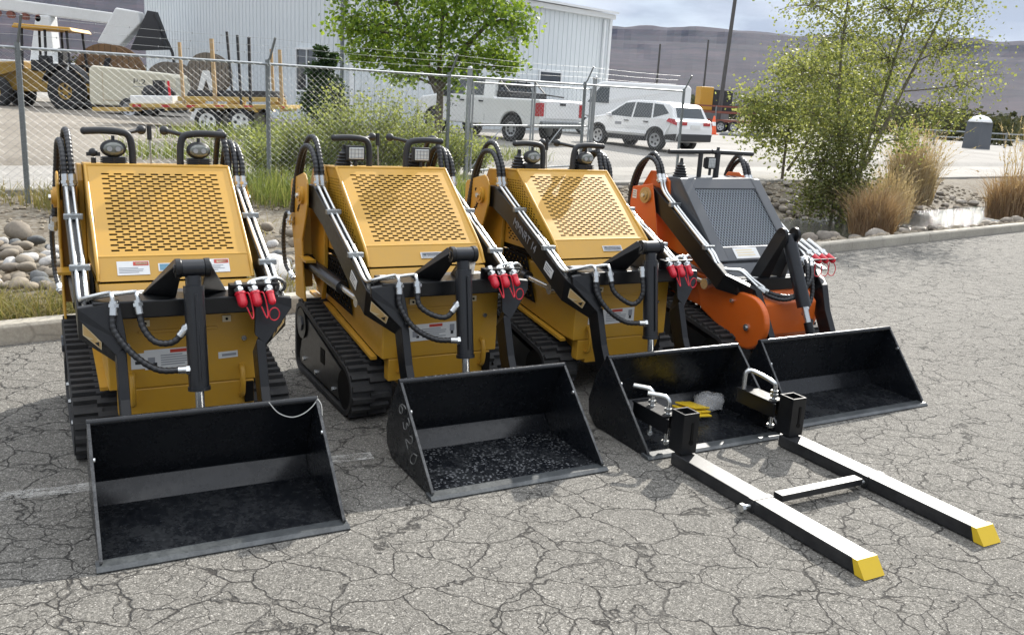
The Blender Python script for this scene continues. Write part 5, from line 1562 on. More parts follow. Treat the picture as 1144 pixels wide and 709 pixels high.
def make_trailer(loc, rz, pitch):
    T = empty('utility_trailer', loc, rz); T.rotation_euler = (0, pitch, rz)
    tag(T, 'yellow flatbed trailer with tall wooden stakes and a coil of cable', 'trailer')
    mb = MB(); mb.box((.1, 0, .74), (4.1, 1.9, .10))
    for x in (-2.0, -1, 0, 1, 2.0): mb.box((x, 0, .66), (.08, 1.9, .08))
    mb.build('deck', M['trailer_yellow'], T, bevel=.01)
    mb = MB(); mb.prism([(-2.1, -.3), (-3.3, 0), (-2.1, .3)], 'z', .58, .68); mb.build('drawbar', M['trailer_yellow'], T)
    for s in (-1, 1):
        for x in (.95, .10): wheel(T, x, s * 1.0, .35, .21, s, .60, 5, 'white')
        mb = MB(); mb.prism([(-.35, .60), (-.25, .73), (1.3, .73), (1.4, .60), (1.36, .60), (1.28, .705), (-.23, .705), (-.31, .60)], 'y', s * .88, s * 1.14); mb.build('mudguard', M['trailer_yellow'], T)
    for x in (-1.75, -1.0, -.35, .4, 1.15, 2.05):
        mb = MB(); mb.box((x, -.958, .74), (.22 if x < 1.9 else .10, .012, .07)); mb.build('reflector', M['tail'], T)
    for i, (x, h, m, r) in enumerate(((-.55, 2.35, 'stake', .035), (.28, 2.45, 'stake', .045), (.25, 2.75, 'canvas', .03), (.95, 2.55, 'canvas', .03), (1.22, 2.5, 'canvas', .035), (1.42, 2.3, 'stake', .035), (2.02, 2.2, 'stake', .04))):
        mb = MB(); y = -.88 if i % 3 != 2 else .86
        mb.box((x, y, .79 + (h - .79) / 2), (2 * r, 2 * r, h - .79), 0, Matrix.Rotation(.03 * (i - 3) if m == 'canvas' else 0, 3, 'Y')); mb.build('stake', M[m], T)
    mb = MB()
    for k in range(9): mb.tube([(.62 + (1.30 - .02 * k) * math.cos(a), .0 + (.82 - .02 * k) * math.sin(a), 1.02 + .035 * (k % 4)) for a in [2 * PI * i / 40 for i in range(41)]], .03, 6)
    mb.build('cable_coil', M['canvas'], T)
    mb = MB()
    for x in (-.5, .6, 1.7): mb.box((x, 0, .95), (.09, 1.7, .07)); mb.box((x, 0, .86), (.5, .08, .14))
    mb.box((.6, -.86, .93), (2.6, .08, .12)); mb.build('coil_rack', M['trailer_yellow'], T, bevel=.01)
    mb = MB(); mb.prism([(-1.95, .79), (-1.95, 1.0), (-.85, 1.0), (-.85, .79)], 'y', -.85, -.25); mb.build('white_crate', M['white'], T, bevel=.02)
    mb = MB(); mb.tube([(-1.35, -.3, .99), (-1.35, -.3, 1.40)], .16, 14); mb.ball((-1.55, -.45, 1.08), .2, 12); mb.ball((-1.05, -.45, 1.06), .18, 12); mb.build('hose_bundle', M['canvas'], T)
    mb = MB(); mb.tube([(-.98, -.62, .99), (-1.0, -.62, 1.38)], .032, 8); mb.build('red_jack', M['red'], T)
    return T
make_trailer((-8.42, 25.0, .36), .05, -.045)

def make_compressor(loc, rz):
    T = empty('towed_compressor', loc, rz); tag(T, 'cream towed air compressor with a lettered side standing behind the yellow trailer', 'compressor')
    mb = MB(); prof = [(-1.45, .42), (-1.50, .60), (-1.47, 1.62), (-1.36, 1.72), (1.30, 1.58), (1.42, 1.48), (1.46, .55), (1.40, .40)]
    mb.prism(prof, 'y', -.78, .78); c = mb.build('canopy', M['cream'], T, bevel=.06, seg=3, fix=True)
    mb = MB(); mb.box((-1.02, -.783, 1.05), (.012, .01, 1.0)); mb.box((1.12, -.783, .95), (.012, .01, .75)); mb.box((.05, -.783, .60), (2.1, .01, .012)); mb.build('door_seam', M['stake'], c)
    lettering('lettering', 'P:2', .24, M['sticker_black'], frame_matrix((.22, -.784, 1.26), (1, 0, -.05), (.05, 0, 1)), c, 1.5)
    mb = MB(); mb.box((.27, -.784, 1.105), (.55, .004, .018)); mb.build('lettering_line', M['sticker_print'], c)
    mb = MB(); mb.box((.33, -.787, .93), (.10, .02, .13)); mb.build('latch', M['black_plastic'], c)
    for s in (-1, 1): wheel(T, -.1, s * .86, .36, .2, s, .6, 5, 'wheel_grey')
    mb = MB(); mb.box((0, 0, .36), (2.7, 1.2, .12)); mb.tube([(-1.4, 0, .36), (-2.6, 0, .42)], .05, 8); mb.build('chassis', M['canvas'], T)
    return T
make_compressor((-13.35, 32.0, .36), .03)

def make_spool(name, label, loc, rz, r, w, mat, stand=False, hub=.35):
    T = empty(name, loc, rz); tag(T, label, 'cable spool')
    for y in (-w / 2, w / 2):
        mb = MB(); mb.disc((0, y, r), (0, 1, 0), r, .09, 36)
        fl = mb.build('flange', M[mat], T, bevel=.01)
        mb = MB(); q = -1 if y < 0 else 1
        for k in range(-5, 6):
            x = k * r / 5.6; h = math.sqrt(max(0, r * r - x * x)) * .97; mb.box((x, y + q * .0455, r), (.014, .006, 2 * h))
        mb.build('plank_gap', M['canvas'], fl)
        mb = MB(); mb.disc((0, y + q * .048, r), (0, 1, 0), r * .10, .02, 14); mb.build('arbor_hole', M['engine'], fl)
    mb = MB(); mb.disc((0, 0, r), (0, 1, 0), r * hub * 1.6, w, 28); mb.build('drum', M['wood_grey'], T)
    return T
sp = make_spool('cable_spool', 'largest brown wooden cable spool behind the cream compressor', (-16.3, 36.2, .5), .05, 1.24, .9, 'wood')
mb = MB(); mb.prism([(-.22, 1.28), (.02, 1.95), (.22, 1.95), (.05, 1.28)], 'y', -.53, -.505); mb.build('black_strap', M['canvas'], sp)
make_spool('cable_spool', 'dark brown wooden cable spool half hidden by the cream compressor', (-14.2, 37.0, .5), .0, .98, .8, 'wood_grey')
gs = make_spool('cable_spool', 'grey wooden reel raised on a white stand behind the trailer stakes', (-10.35, 30.2, 1.35), .06, .66, .55, 'wood_grey')
for s in (-1, 1):
    mb = MB(); mb.prism([(-.55, -.85), (-.10, .75), (.10, .75), (.55, -.85), (.40, -.85), (.0, .50), (-.40, -.85)], 'y', s * .40, s * .46); mb.build('reel_stand', M['boom_white'], gs)

def make_backhoe(loc, rz):
    T = empty('backhoe_loader', loc, rz); tag(T, 'yellow backhoe loader with an open cab at the left edge of the yard', 'backhoe')
    for s in (-1, 1):
        wheel(T, 1.35, s * .85, .68, .45, s, .40, 6, 'cat_yellow'); wheel(T, -1.25, s * .9, .52, .36, s, .42, 6, 'cat_yellow')
        mb = MB(); A = arch(1.35, .70, .86, 12, 1.0)
        for i in range(len(A) - 1):
            q = [A[i], A[i + 1], (A[i + 1][0], A[i + 1][1] - .05), (A[i][0], A[i][1] - .05)]; mb.loft([[V((x, s * .55, z)) for x, z in q], [V((x, s * 1.10, z)) for x, z in q]], 0)
        mb.build('mudguard', M['black_plastic'], T)
        for x, x2 in ((-.35, -.30), (.55, .55), (1.45, 1.35)):
            mb = MB(); mb.tube([(x, s * .72, 1.3), (x2, s * .66, 2.62)], .05, 8); mb.build('cab_post', M['canvas'], T)
        mb = MB(); mb.prism([(-2.9, .55), (-2.6, .95), (-.4, 1.5), (-.4, 1.3), (-2.5, .70)], 'y', s * .62, s * .76); mb.build('loader_arm', M['cat_yellow'], T)
    mb = MB(); mb.prism([(-2.2, .6), (-2.25, 1.2), (-1.9, 1.45), (-.4, 1.58), (-.4, .6)], 'y', -.5, .5); mb.build('engine_hood', M['cat_yellow'], T, bevel=.05)
    mb = MB(); mb.prism([(-.4, .6), (-.4, 1.35), (1.6, 1.30), (1.6, .6)], 'y', -.6, .6); mb.build('chassis', M['cat_yellow'], T, bevel=.03)
    mb = MB(); mb.prism([(-.6, 2.60), (-.5, 2.74), (1.55, 2.70), (1.65, 2.58)], 'y', -.85, .85); mb.build('cab_roof', M['cat_roof'], T, bevel=.03)
    mb = MB(); mb.box((.6, 0, 1.45), (.55, .5, .18)); mb.box((.85, 0, 1.75), (.15, .5, .6)); mb.build('operator_seat', M['canvas'], T, bevel=.03)
    mb = MB(); mb.prism([(-3.2, .15), (-3.25, .9), (-2.9, .75), (-2.85, .15)], 'y', -1.1, 1.1); mb.build('loader_bucket', M['cat_yellow'], T)
    for k, (x, y, z) in enumerate(((.2, -.62, 1.45), (.9, -.62, 1.35), (.5, -.62, 1.6))):
        mb = MB(); mb.box((x, y, z), (.5, .12, .35)); mb.build('side_tank', M['canvas'], T, bevel=.03)
    return T
bh_ = make_backhoe((-17.9, 34.0, .40), .03); bh_.scale = (.96, .96, 1.10)

def make_boom_truck(loc, rz):
    T = empty('bucket_truck', loc, rz); tag(T, 'white aerial lift truck with a folded boom behind the yellow backhoe', 'truck')
    mb = MB(); mb.prism([(-4.2, .6), (-4.2, 1.55), (2.0, 1.55), (2.0, .6)], 'y', -1.1, 1.1); mb.build('service_body', M['boom_white'], T, bevel=.04)
    mb = MB(); mb.prism([(-6.4, .6), (-6.4, 1.4), (-5.9, 1.5), (-5.5, 2.3), (-4.3, 2.35), (-4.3, .6)], 'y', -1.05, 1.05); cab = mb.build('cab', M['boom_white'], T, bevel=.06)
    mb = MB(); mb.box((-4.95, -1.052, 1.85), (.8, .02, .55)); mb.build('cab_window', M['glass'], cab)
    for s in (-1, 1):
        for x in (-5.4, .6): wheel(T, x, s * .95, .5, .3, s, .55, 6)
    mb = MB(); mb.prism([(-6.6, 3.62), (-6.6, 4.10), (2.2, 3.52), (2.4, 3.30), (2.2, 3.10)], 'y', -.26, .26); bm = mb.build('boom', M['boom_white'], T, bevel=.04)
    mb = MB(); mb.prism([(1.0, 2.4), (1.9, 3.75), (2.9, 3.65), (2.95, 3.2), (2.0, 2.3)], 'y', -.32, .32); mb.build('boom_elbow', M['boom_white'], T, bevel=.06)
    mb = MB(); mb.prism([(-2.0, 1.5), (-1.6, 3.3), (-1.0, 3.3), (-.9, 1.5)], 'y', -.35, .35); mb.build('turret', M['boom_white'], T, bevel=.04)
    for k in range(6):
        mb = MB(); mb.disc((-4.6 + .62 * k, -.2, 3.38 - .04 * k), (0, 1, 0), .13, .30, 14); mb.build('roller', M['rust_red'], bm)
    mb = MB(); mb.loft([[V((2.5, -.4, 2.2)), V((4.0, -.4, 2.3)), V((4.0, .4, 2.3)), V((2.5, .4, 2.2))], [V((2.9, -.35, 3.0)), V((3.8, -.35, 3.0)), V((3.8, .35, 3.0)), V((2.9, .35, 3.0))], [V((3.2, -.12, 3.72)), V((3.6, -.12, 3.68)), V((3.6, .12, 3.68)), V((3.2, .12, 3.72))]], 0)
    mb.tube([(3.55, -.2, 3.6), (4.3, -.25, 2.2), (4.5, -.25, 1.0)], .07, 6); mb.build('bucket_cover', M['canvas'], T, bevel=.03)
    return T
bt_ = make_boom_truck((-19.9, 41.0, .5), .0); bt_.scale = (1.0, 1.0, 1.12)

# ------------------------------------------------------------------ far things on the right
def at_px(*a): pass
T = empty('portable_toilet', (28.0, 56.5, .40), .45); T.scale = (.66, .66, .92); tag(T, 'dark grey portable toilet with a pale domed roof far beyond the ditch', 'toilet')
mb = MB(); mb.loft([[V((x * .86, y * .86, 0)) for x, y in ((-1, -1), (1, -1), (1, 1), (-1, 1))], [V((x * .78, y * .78, 1.85)) for x, y in ((-1, -1), (1, -1), (1, 1), (-1, 1))]], 0); mb.build('cabin', M['toilet_grey'] if 'toilet_grey' in M else M['grey_metal'], T, bevel=.03)
mb = MB(); mb.lathe((0, 0, 1.84), [(1.02, 0), (1.02, .06), (.9, .2), (.6, .36), (.2, .43), (.01, .44)], 24); mb.build('domed_roof', M['white'], T)

T = empty('traffic_cone', (11.0, 53.0, .5)); tag(T, 'orange traffic cone standing beside scrap beyond the white SUV', 'cone')
mb = MB(); mb.lathe((0, 0, .04), [(.22, 0), (.05, 1.0), (.02, 1.02)], 18); mb.box((0, 0, .02), (.55, .55, .04)); mb.build('cone_body', M['orange_plastic'], T)
mb = MB(); mb.lathe((0, 0, .5), [(.146, 0), (.106, .22)], 18); mb.build('reflective_band', M['white'], T)
def low_trailer(loc, rz, label, m1, m2):
    T = empty('equipment_trailer', loc, rz); tag(T, label, 'trailer')
    mb = MB(); mb.box((0, 0, .75), (6, 2.2, .18)); mb.build('deck', M[m1], T)
    for s in (-1, 1):
        for x in (.4, 1.3): wheel(T, x, s * 1.0, .38, .25, s)
    for x in (-2.9, -1.5, 0, 1.5, 2.9):
        mb = MB(); mb.box((x, -1.08, 1.25), (.08, .06, .9)); mb.build('side_post', M[m2], T)
    mb = MB(); mb.box((0, -1.08, 1.3), (6, .05, .14)); mb.box((0, -1.08, 1.68), (6, .05, .1)); mb.build('side_rail', M[m1], T); return T
low_trailer((12.6, 62, .5), .1, 'dark red railed trailer far behind the white SUV', 'rust_red', 'post')
T = empty('yellow_black_machine', (12.7, 63.5, .6), .2); T.scale = (.78, .8, .86); tag(T, 'yellow and black machine standing above the red trailer far behind the SUV', 'machine')  # unidentified machine, known only by its colours; carries no lamp
mb = MB(); mb.prism([(-1.1, 1.5), (-1.1, 3.3), (.1, 3.3), (.1, 1.5)], 'y', -.6, .6); mb.build('yellow_housing', M['cat_roof'], T, bevel=.06)
mb = MB(); mb.prism([(.1, 1.3), (.1, 3.15), (1.9, 3.1), (1.9, 1.3)], 'y', -.65, .65); mb.build('black_housing', M['canvas'], T, bevel=.06)
mb = MB(); mb.box((.3, 0, .9), (2.8, 1.2, 1.1)); mb.build('base_frame', M['post'], T)
T = empty('storage_tank', (9.5, 66, .5)); tag(T, 'white horizontal tank far behind the white SUV', 'tank')
mb = MB(); mb.tube([(-1.3, 0, 1.6), (-1.2, 0, 1.6), (1.2, 0, 1.6), (1.3, 0, 1.6)], [.35, .62, .62, .35], 20); mb.build('tank_shell', M['white'], T)
mb = MB(); mb.box((-.8, 0, .5), (.15, 1.0, 1.0)); mb.box((.8, 0, .5), (.15, 1.0, 1.0)); mb.build('tank_saddle', M['post'], T)
rnd = random.Random(9)
for i, (x, y) in enumerate(((11.8, 52.5), (12.6, 53.2), (13.3, 52.6), (14.1, 53.4), (14.9, 52.8))):
    T = stone_mesh(200 + i, .5, 10).build('scrap_heap', M['palestone'] if i % 2 else M['greystone']); T.location = (x, y, .55); T.scale = (.55, .5, .32 + .1 * (i % 3))
    tag(T, 'pale heap of rubble on the yard right of the traffic cone', 'rubble', 'rubble heaps beside the cone')

def pole(loc, lean, h, r, label):
    T = empty('utility_pole', loc); tag(T, label, 'pole')
    mb = MB(); mb.cyl((0, 0, -.5), (lean[0] * h, lean[1] * h, h), r, 12, r2=r * .7); p = mb.build('pole_shaft', M['pole_wood'], T)
    if h < 12: return
    mb = MB(); top = V((lean[0] * h, lean[1] * h, h - .6)); mb.box(top, (2.4, .12, .14)); mb.build('crossarm', M['pole_wood'], T)
    for q in (-1, -.5, .5, 1):
        mb = MB(); mb.cyl(top + V((q * 1.05, 0, .07)), top + V((q * 1.05, 0, .25)), .05, 8); mb.build('insulator', M['zinc'], T)

pole((13.1, 62, .5), (.035, 0), 15, .15, 'tall leaning utility pole rising beyond the white SUV')
pole((17.0, 120, .5), (0, 0), 9.5, .17, 'short distant utility pole right of the metal building')
pole((23.5, 122, .5), (0, 0), 10.5, .16, 'short distant utility pole behind the end of the fence')
# low rail fence far right
T = empty('rail_fence', (30, 62, .45)); tag(T, 'low grey rail fence beyond the portable toilet', 'fence')
for k in range(9):
    mb = MB(); mb.box((-6 + k * 3.2, k * 1.6 - 3, .55), (.1, .1, 1.1)); mb.build('fence_post', M['post'], T)
for z in (.6, 1.0):
    mb = MB(); mb.tube([(-6, -3, z), (19.6, 9.8, z)], .05, 6); mb.build('fence_rail', M['zinc'], T)

# ------------------------------------------------------------------ trees and shrubs
make_tree('cottonwood_tree', 'bright green broadleaf tree in full leaf between the fence and the metal building', 'tree', (-2.35, 25.0, .42),
    [((-1.9, .0, 3.05), .95, 1.2), ((-1.1, .2, 3.9), 1.05, 1.3), ((.1, -.1, 3.5), 1.1, 1.5), ((1.2, .1, 3.6), 1.0, 1.3), ((1.95, .0, 3.3), .8, .9), ((-.6, -.3, 2.65), .95, 1.3), ((.7, -.3, 2.45), .85, 1.0), ((1.6, .2, 2.45), .65, .6), ((-1.6, .2, 2.35), .7, .7), ((-.2, .2, 4.8), 1.2, 1.2), ((1.2, .2, 4.7), 1.0, .9), ((-1.6, .1, 4.6), .95, .9), ((-2.6, 0, 3.9), .75, .7), ((-.5, -.4, 1.95), .65, .5), ((-2.6, .1, 2.9), .6, .45), ((1.9, 0, 2.2), .5, .35), ((-2.3, 0, 2.2), .55, .35), ((-1.2, -.3, 1.75), .6, .35), ((.4, -.2, 1.75), .5, .3)],
    11500, .125, M['leafA'], M['bark'], .13, 11, [[(0, 0, -.2), (.05, 0, 1.2), (.0, 0, 2.4), (.1, 0, 4.4)], [(0, 0, 1.4), (-.5, .0, 2.4), (-1.2, .1, 3.6)], [(0, 0, 1.5), (.7, 0, 2.6), (1.5, .1, 3.5)]], .75)
make_tree('juniper_tree', 'dark green dense evergreen against the metal building wall', 'tree', (-6.45, 29.5, .45),
    [((0, 0, .7), .75, 1), ((.12, 0, 1.3), .62, .9), ((-.15, 0, 1.8), .42, .5), ((.18, 0, 2.15), .34, .35), ((-.1, 0, 2.45), .22, .2), ((.45, 0, .6), .5, .5), ((-.45, 0, .9), .4, .4)], 9500, .11, M['leafD'], M['bark'], .10, 12, [[(0, 0, -.1), (0, 0, 2.3)]], .55)
make_tree('young_cottonwood_tree', 'tall sparse young tree with small leaves leaning right beyond the ditch', 'tree', (6.55, 17.75, -.12),
    [((.35, .1, 3.0), .80, .8), ((.85, .2, 3.9), .9, 1.0), ((.1, 0, 3.9), .85, 1.0), ((1.5, .2, 3.3), .8, .9), ((2.0, .2, 2.6), .7, .6), ((-.6, 0, 3.4), .8, .9), ((-1.25, .1, 3.9), .75, .8), ((1.6, .3, 4.4), .85, .9), ((.6, .1, 4.9), .9, .9), ((-.5, 0, 4.7), .9, .8), ((1.55, .2, 2.0), .6, .5), ((-.7, .2, 2.5), .75, 1.0), ((.2, 0, 2.3), .6, .6), ((-1.3, .1, 2.7), .7, .8), ((-.3, 0, 1.7), .6, .7), ((.9, .1, 1.5), .5, .4), ((-1.0, 0, 1.9), .55, .6)],
    17500, .060, M['leafB'], M['bark_pale'], .052, 13, [[(0, 0, -.3), (.12, 0, 1.2), (.35, .05, 2.4), (.75, .1, 4.6)], [(-.1, .05, -.2), (-.35, .05, 1.2), (-.55, .05, 2.6), (-.6, .05, 4.6)], [(.15, .05, .9), (.7, .1, 2.4), (1.4, .2, 4.2)]], .85)
make_tree('willow_shrub', 'dense grey green shrub at the foot of the sparse tree by the ditch', 'shrub', (6.0, 17.2, -.25),
    [((0, 0, .55), .62, 1), ((.2, 0, 1.0), .6, 1), ((-.35, 0, 1.1), .55, .9), ((.35, 0, .4), .5, .7), ((-.1, .1, 1.6), .55, .6), ((.35, .1, 1.5), .45, .5), ((-.4, 0, .45), .45, .6)], 10500, .052, M['leafE'], M['bark_pale'], .03, 14, [[(0, 0, -.1), (0, 0, .6), (-.15, 0, 1.5)], [(.1, 0, -.1), (.3, 0, .8), (.35, 0, 1.5)]], .95)
make_tree('bushy_tree', 'dense yellow green bushy tree left of the sparse tree, beside the road', 'tree', (6.45, 22.3, .2),
    [((-1.0, 0, 1.8), .6, .7), ((1.6, -.3, 1.6), .7, .7), ((1.9, -.5, 2.4), .65, .6), ((1.5, -.3, 3.1), .6, .5), ((0, 0, .9), .75, .9), ((.35, 0, 1.5), .8, 1), ((-.35, 0, 1.55), .75, .9), ((.2, 0, 2.3), .75, .9), ((-.75, 0, 1.15), .6, .6), ((.95, 0, 1.9), .7, .8), ((1.0, 0, 1.1), .7, .7), ((-.25, 0, 2.5), .5, .5), ((1.3, 0, 2.6), .6, .6), ((.7, 0, 3.0), .5, .4)], 10500, .082, M['leafB'], M['bark'], .04, 15, [[(0, 0, -.1), (0, 0, 1.0), (.1, 0, 2.2)], [(.1, 0, .2), (.6, 0, 1.1), (1.1, 0, 2.0)]], .9)
# wispy shrubs along the fence, thin upright stems with fine leaves
def wispy(base, r, h, n, seed, label, mats='leafC', size=.05):
    rnd = random.Random(seed); T = empty('wispy_shrub', base); tag(T, label, 'shrub')
    tm = MB(); pts = []
    for i in range(n):
        a = rnd.uniform(0, 6.283); d = r * .45 * math.sqrt(rnd.random()); b = V((math.cos(a) * d, math.sin(a) * d, 0)); hh = h * rnd.uniform(.45, 1.0)
        l = V((math.cos(a), math.sin(a), 0)) * r * rnd.uniform(.1, .8)
        st = bez([b, b + l * .35 + V((0, 0, hh * .5)), b + l + V((rnd.gauss(0, .05), rnd.gauss(0, .05), hh))], 5)
        tm.tube(st, [.006, .006, .005, .005, .004, .004, .003, .003, .002, .002, .002][:len(st)], 3, caps=False, smooth=False)
        for _ in range(34):
            f = rnd.uniform(.2, 1.0); k = min(int(f * (len(st) - 1)), len(st) - 2); q = st[k].lerp(st[k + 1], rnd.random()); pts.append(q + V((rnd.gauss(0, .05), rnd.gauss(0, .05), rnd.gauss(0, .05))))
    tm.build('stem', M['bark_pale'], T); leaf_mesh('foliage', T, M[mats], pts, size, rnd, -.5)
    return T
wispy((-2.75, 15.6, .2), .85, 1.65, 170, 31, 'tall wispy olive green shrub behind the fence left of the bright green tree')
wispy((-2.05, 16.3, .22), .70, 1.45, 130, 32, 'wispy olive green shrub behind the fence above a yellow loader')
wispy((-3.35, 15.2, .2), .75, 1.25, 140, 33, 'low wispy green shrub just right of a fence post')
wispy((-1.45, 17.0, .24), .65, 1.0, 110, 34, 'low light green shrub below the bright green tree trunk')
wispy((-4.2, 15.4, .2), .7, .9, 120, 35, 'low green shrub behind the trailer wheel')
wispy((-5.2, 19.0, .25), .9, .75, 90, 36, 'low green shrub on the yard right of the yellow trailer')
wispy((-.9, 17.9, .25), .5, .8, 60, 37, 'low light green shrub behind the left gate post')
clump('green_weeds', 'tuft of tall green grass in front of the fence between the first two loaders', 'grass', (-3.05, 12.6, .12), .75, 900, .25, .65, M['greenblade'], 41, .006, .3)
clump('green_weeds', 'tuft of pale green grass in front of the fence behind a yellow loader', 'grass', (-1.6, 14.4, .13), .8, 900, .25, .7, M['greenblade'], 42, .006, .3)
clump('green_weeds', 'thin tuft of dry grass at the foot of the left fence post', 'grass', (-5.45, 10.55, .13), .30, 200, .15, .40, M['weed'], 43, .006, .4)
clump('green_weeds', 'tuft of green grass by the fence left of the second fence post', 'grass', (-4.15, 13.4, .16), .7, 700, .2, .55, M['greenblade'], 44, .006, .3)
# tawny ornamental grasses by the ditch
clump('ornamental_grass', 'russet tuft of dry grass leaning over the kerb by the water', 'grass', (5.92, 14.95, -.16), .36, 1700, .55, 1.05, M['rust_straw'], 51, .005, .42, 0)
clump('ornamental_grass', 'tall straw coloured plumed grass right of the sparse tree', 'grass', (8.75, 20.3, -.05), .50, 1700, .9, 2.05, M['straw'], 52, .006, .22, .22)
clump('ornamental_grass', 'dense russet grass clump at the right edge beyond the kerb', 'grass', (10.15, 18.4, -.1), .55, 1800, .7, 1.25, M['rust_straw'], 53, .006, .34, .02)
clump('ornamental_grass', 'thin tall straw plumes rising above the russet clump at the right edge', 'grass', (10.35, 18.7, -.1), .45, 60, 1.5, 2.4, M['straw'], 54, .008, .12, .9)
clump('ornamental_grass', 'short plumed straw grass at the foot of the grey green shrub', 'grass', (7.2, 17.6, -.2), .45, 700, .6, 1.5, M['straw'], 55, .005, .3, .12)
# weeds nobody could count
rnd = random.Random(61)
def wf(q):
    while True:
        t = q.uniform(-4, 9) if q.random() < .5 else q.uniform(.3, 2.6); u = q.uniform(.16, 1.1)
        if noise.noise(V((t * .9, u, 4))) > -.15: break
    return S(t, u, swale_z(t, u)), 1.0
tag(blades('kerbside_weeds', None, M['weed'], wf, 6500, .06, .26, .004, rnd, .8), kind='stuff')
def wf2(q):
    while True:
        t = q.uniform(-3, 12); u = q.uniform(3.6, 6.9)
        if noise.noise(V((t * .7, u * .7, 9))) > .0: break
    return S(t, u, swale_z(t, u)), 1.0
tag(blades('strip_grass', None, M['weed'], wf2, 5200, .05, .30, .005, rnd, .6), kind='stuff')

def wf3(q):
    while True:
        t = q.uniform(5, 15); u = q.uniform(10.3, 17)
        if t * .763 - .646 * (u + U0) > -8.2 and noise.noise(V((t * .35, u * .35, 2))) > .0: break
    return S(t, u, yard_z(t, u)), 1.0
tag(blades('yard_grass', None, M['greenblade'], wf3, 5000, .1, .42, .010, rnd, .5), kind='stuff')

# ------------------------------------------------------------------ distant scrub and mesa
def far_scrub(name, n, x0, x1, y0, y1, h0, h1, mats, seed):
    rnd = random.Random(seed); pts = []
    for _ in range(n):
        x = rnd.uniform(x0, x1); y = rnd.uniform(y0, y1); h = rnd.uniform(h0, h1)
        for _ in range(300):
            d = V((rnd.gauss(0, 1), rnd.gauss(0, 1), rnd.gauss(0, 1))).normalized() * rnd.random() ** .4
            pts.append(V((x + d.x * h * .85, y + d.y * h * .85, .4 + h * .5 + d.z * h * .55)))
    o = leaf_mesh(name, None, mats, pts, .42 * (h0 + h1) * .20, rnd); tag(o, kind='stuff'); return o
far_scrub('far_scrub', 170, -110, 200, 190, 300, 3.0, 6.5, M['leafF'], 71)
far_scrub('distant_scrub', 60, 36, 105, 74, 115, 2.0, 3.8, M['leafF'], 72)

def mesa_mat():
    k = NT('mesa_rock'); co = k.coord('Object'); sep = k.n('ShaderNodeSeparateXYZ'); k.l(co, sep.inputs[0])
    n = k.noise(.012, 7, .65); n2 = k.noise(.05, 6, .7)
    z = k.math('ADD', sep.outputs[2], k.math('MULTIPLY', k.math('SUBTRACT', n, .5), 26))
    w = k.n('ShaderNodeCombineXYZ'); k.l(k.math('MULTIPLY', z, .11), w.inputs[2])
    bd = k.noise(1.6, 4, .7, vec=w.outputs[0])
    c = k.mix(k.ramp(bd, [(.38, 0.0), (.62, 1.0)]), (.024, .023, .031), (.062, .044, .047))
    veg = k.ramp(n2, [(.45, 0.0), (.62, 1.0)])
    c = k.mix(1.0, c, k.ramp(k.noise(.009, 5, .6), [(.35, .70), (.62, 1.25)]), 'MULTIPLY')
    c = k.mix(k.math('MULTIPLY', veg, .55), c, (.030, .034, .034))
    k.set(color=c, rough=1.0, spec=.1); return k.mat
mb = MB(); az = lin(-62, 66, 300); prof = [(0, 0), (.10, .06), (.20, .13), (.30, .22), (.38, .30), (.46, .38), (.53, .46), (.60, .54), (.66, .61), (.72, .69), (.77, .75), (.81, .83), (.84, .90), (.88, .95), (.94, .98), (1.0, 1.0), (1.4, 1.01), (1.8, .9)]
vs = []
for a in az:
    ar = math.radians(a); D0, D1 = 720, 1500
    for f, h in prof:
        nn = noise.noise(V((a * .10, f * 2.0, 0))) + .5 * noise.noise(V((a * .35, f * 3, 3))) + .28 * noise.noise(V((a * 1.1, f * 5, 6)))
        d = D0 + (D1 - D0) * f + nn * 95 * (1 if .1 < f < .95 else .4)
        top = 126 + 5 * noise.noise(V((a * .05, 1, 0))) - 2 * smooth(18, 27, a) + 26 * smooth(8, 26, -a)
        z = h * top + (nn * 9 * math.sin(PI * min(h, 1)) if h < .95 else 2.2 * noise.noise(V((a * .6, f, 2))))
        vs.append((math.sin(ar) * d, math.cos(ar) * d, max(z, .3)))
n = len(prof)
mb.add(vs, [(i * n + j, i * n + j + 1, (i + 1) * n + j + 1, (i + 1) * n + j) for i in range(len(az) - 1) for j in range(n - 1)], 0, False)
tag(mb.build('hills', mesa_mat(), fix=True), kind='structure')

# ------------------------------------------------------------------ the air
mb = MB(); mb.box((0, 800, 84), (3300, 1700, 172)); hz = mb.build('haze', M['haze']); tag(hz, kind='stuff')
# ------------------------------------------------------------------ sky, sun, camera
world = bpy.data.worlds.new('World'); scene.world = world; world.use_nodes = True
wt = world.node_tree; bg = wt.nodes['Background']
AZ = math.atan2(.42, .907); EL = math.radians(32.5)     # azimuth measured from +Y towards +X
sky = wt.nodes.new('ShaderNodeTexSky'); sky.sky_type = 'NISHITA'; sky.sun_disc = False
sky.sun_elevation = EL; sky.sun_rotation = AZ; sky.altitude = 1400; sky.air_density = 1.0; sky.dust_density = 1.6
tc = wt.nodes.new('ShaderNodeTexCoord')
mp = wt.nodes.new('ShaderNodeMapping'); mp.inputs['Scale'].default_value = (1, 1, 3.4); wt.links.new(tc.outputs['Generated'], mp.inputs[0])
nz = wt.nodes.new('ShaderNodeTexNoise'); nz.inputs['Scale'].default_value = 2.1; nz.inputs['Detail'].default_value = 9; nz.inputs['Roughness'].default_value = .56
wt.links.new(mp.outputs[0], nz.inputs['Vector'])
rp = wt.nodes.new('ShaderNodeValToRGB'); rp.color_ramp.elements[0].position = .26; rp.color_ramp.elements[1].position = .50
wt.links.new(nz.outputs[0], rp.inputs[0])
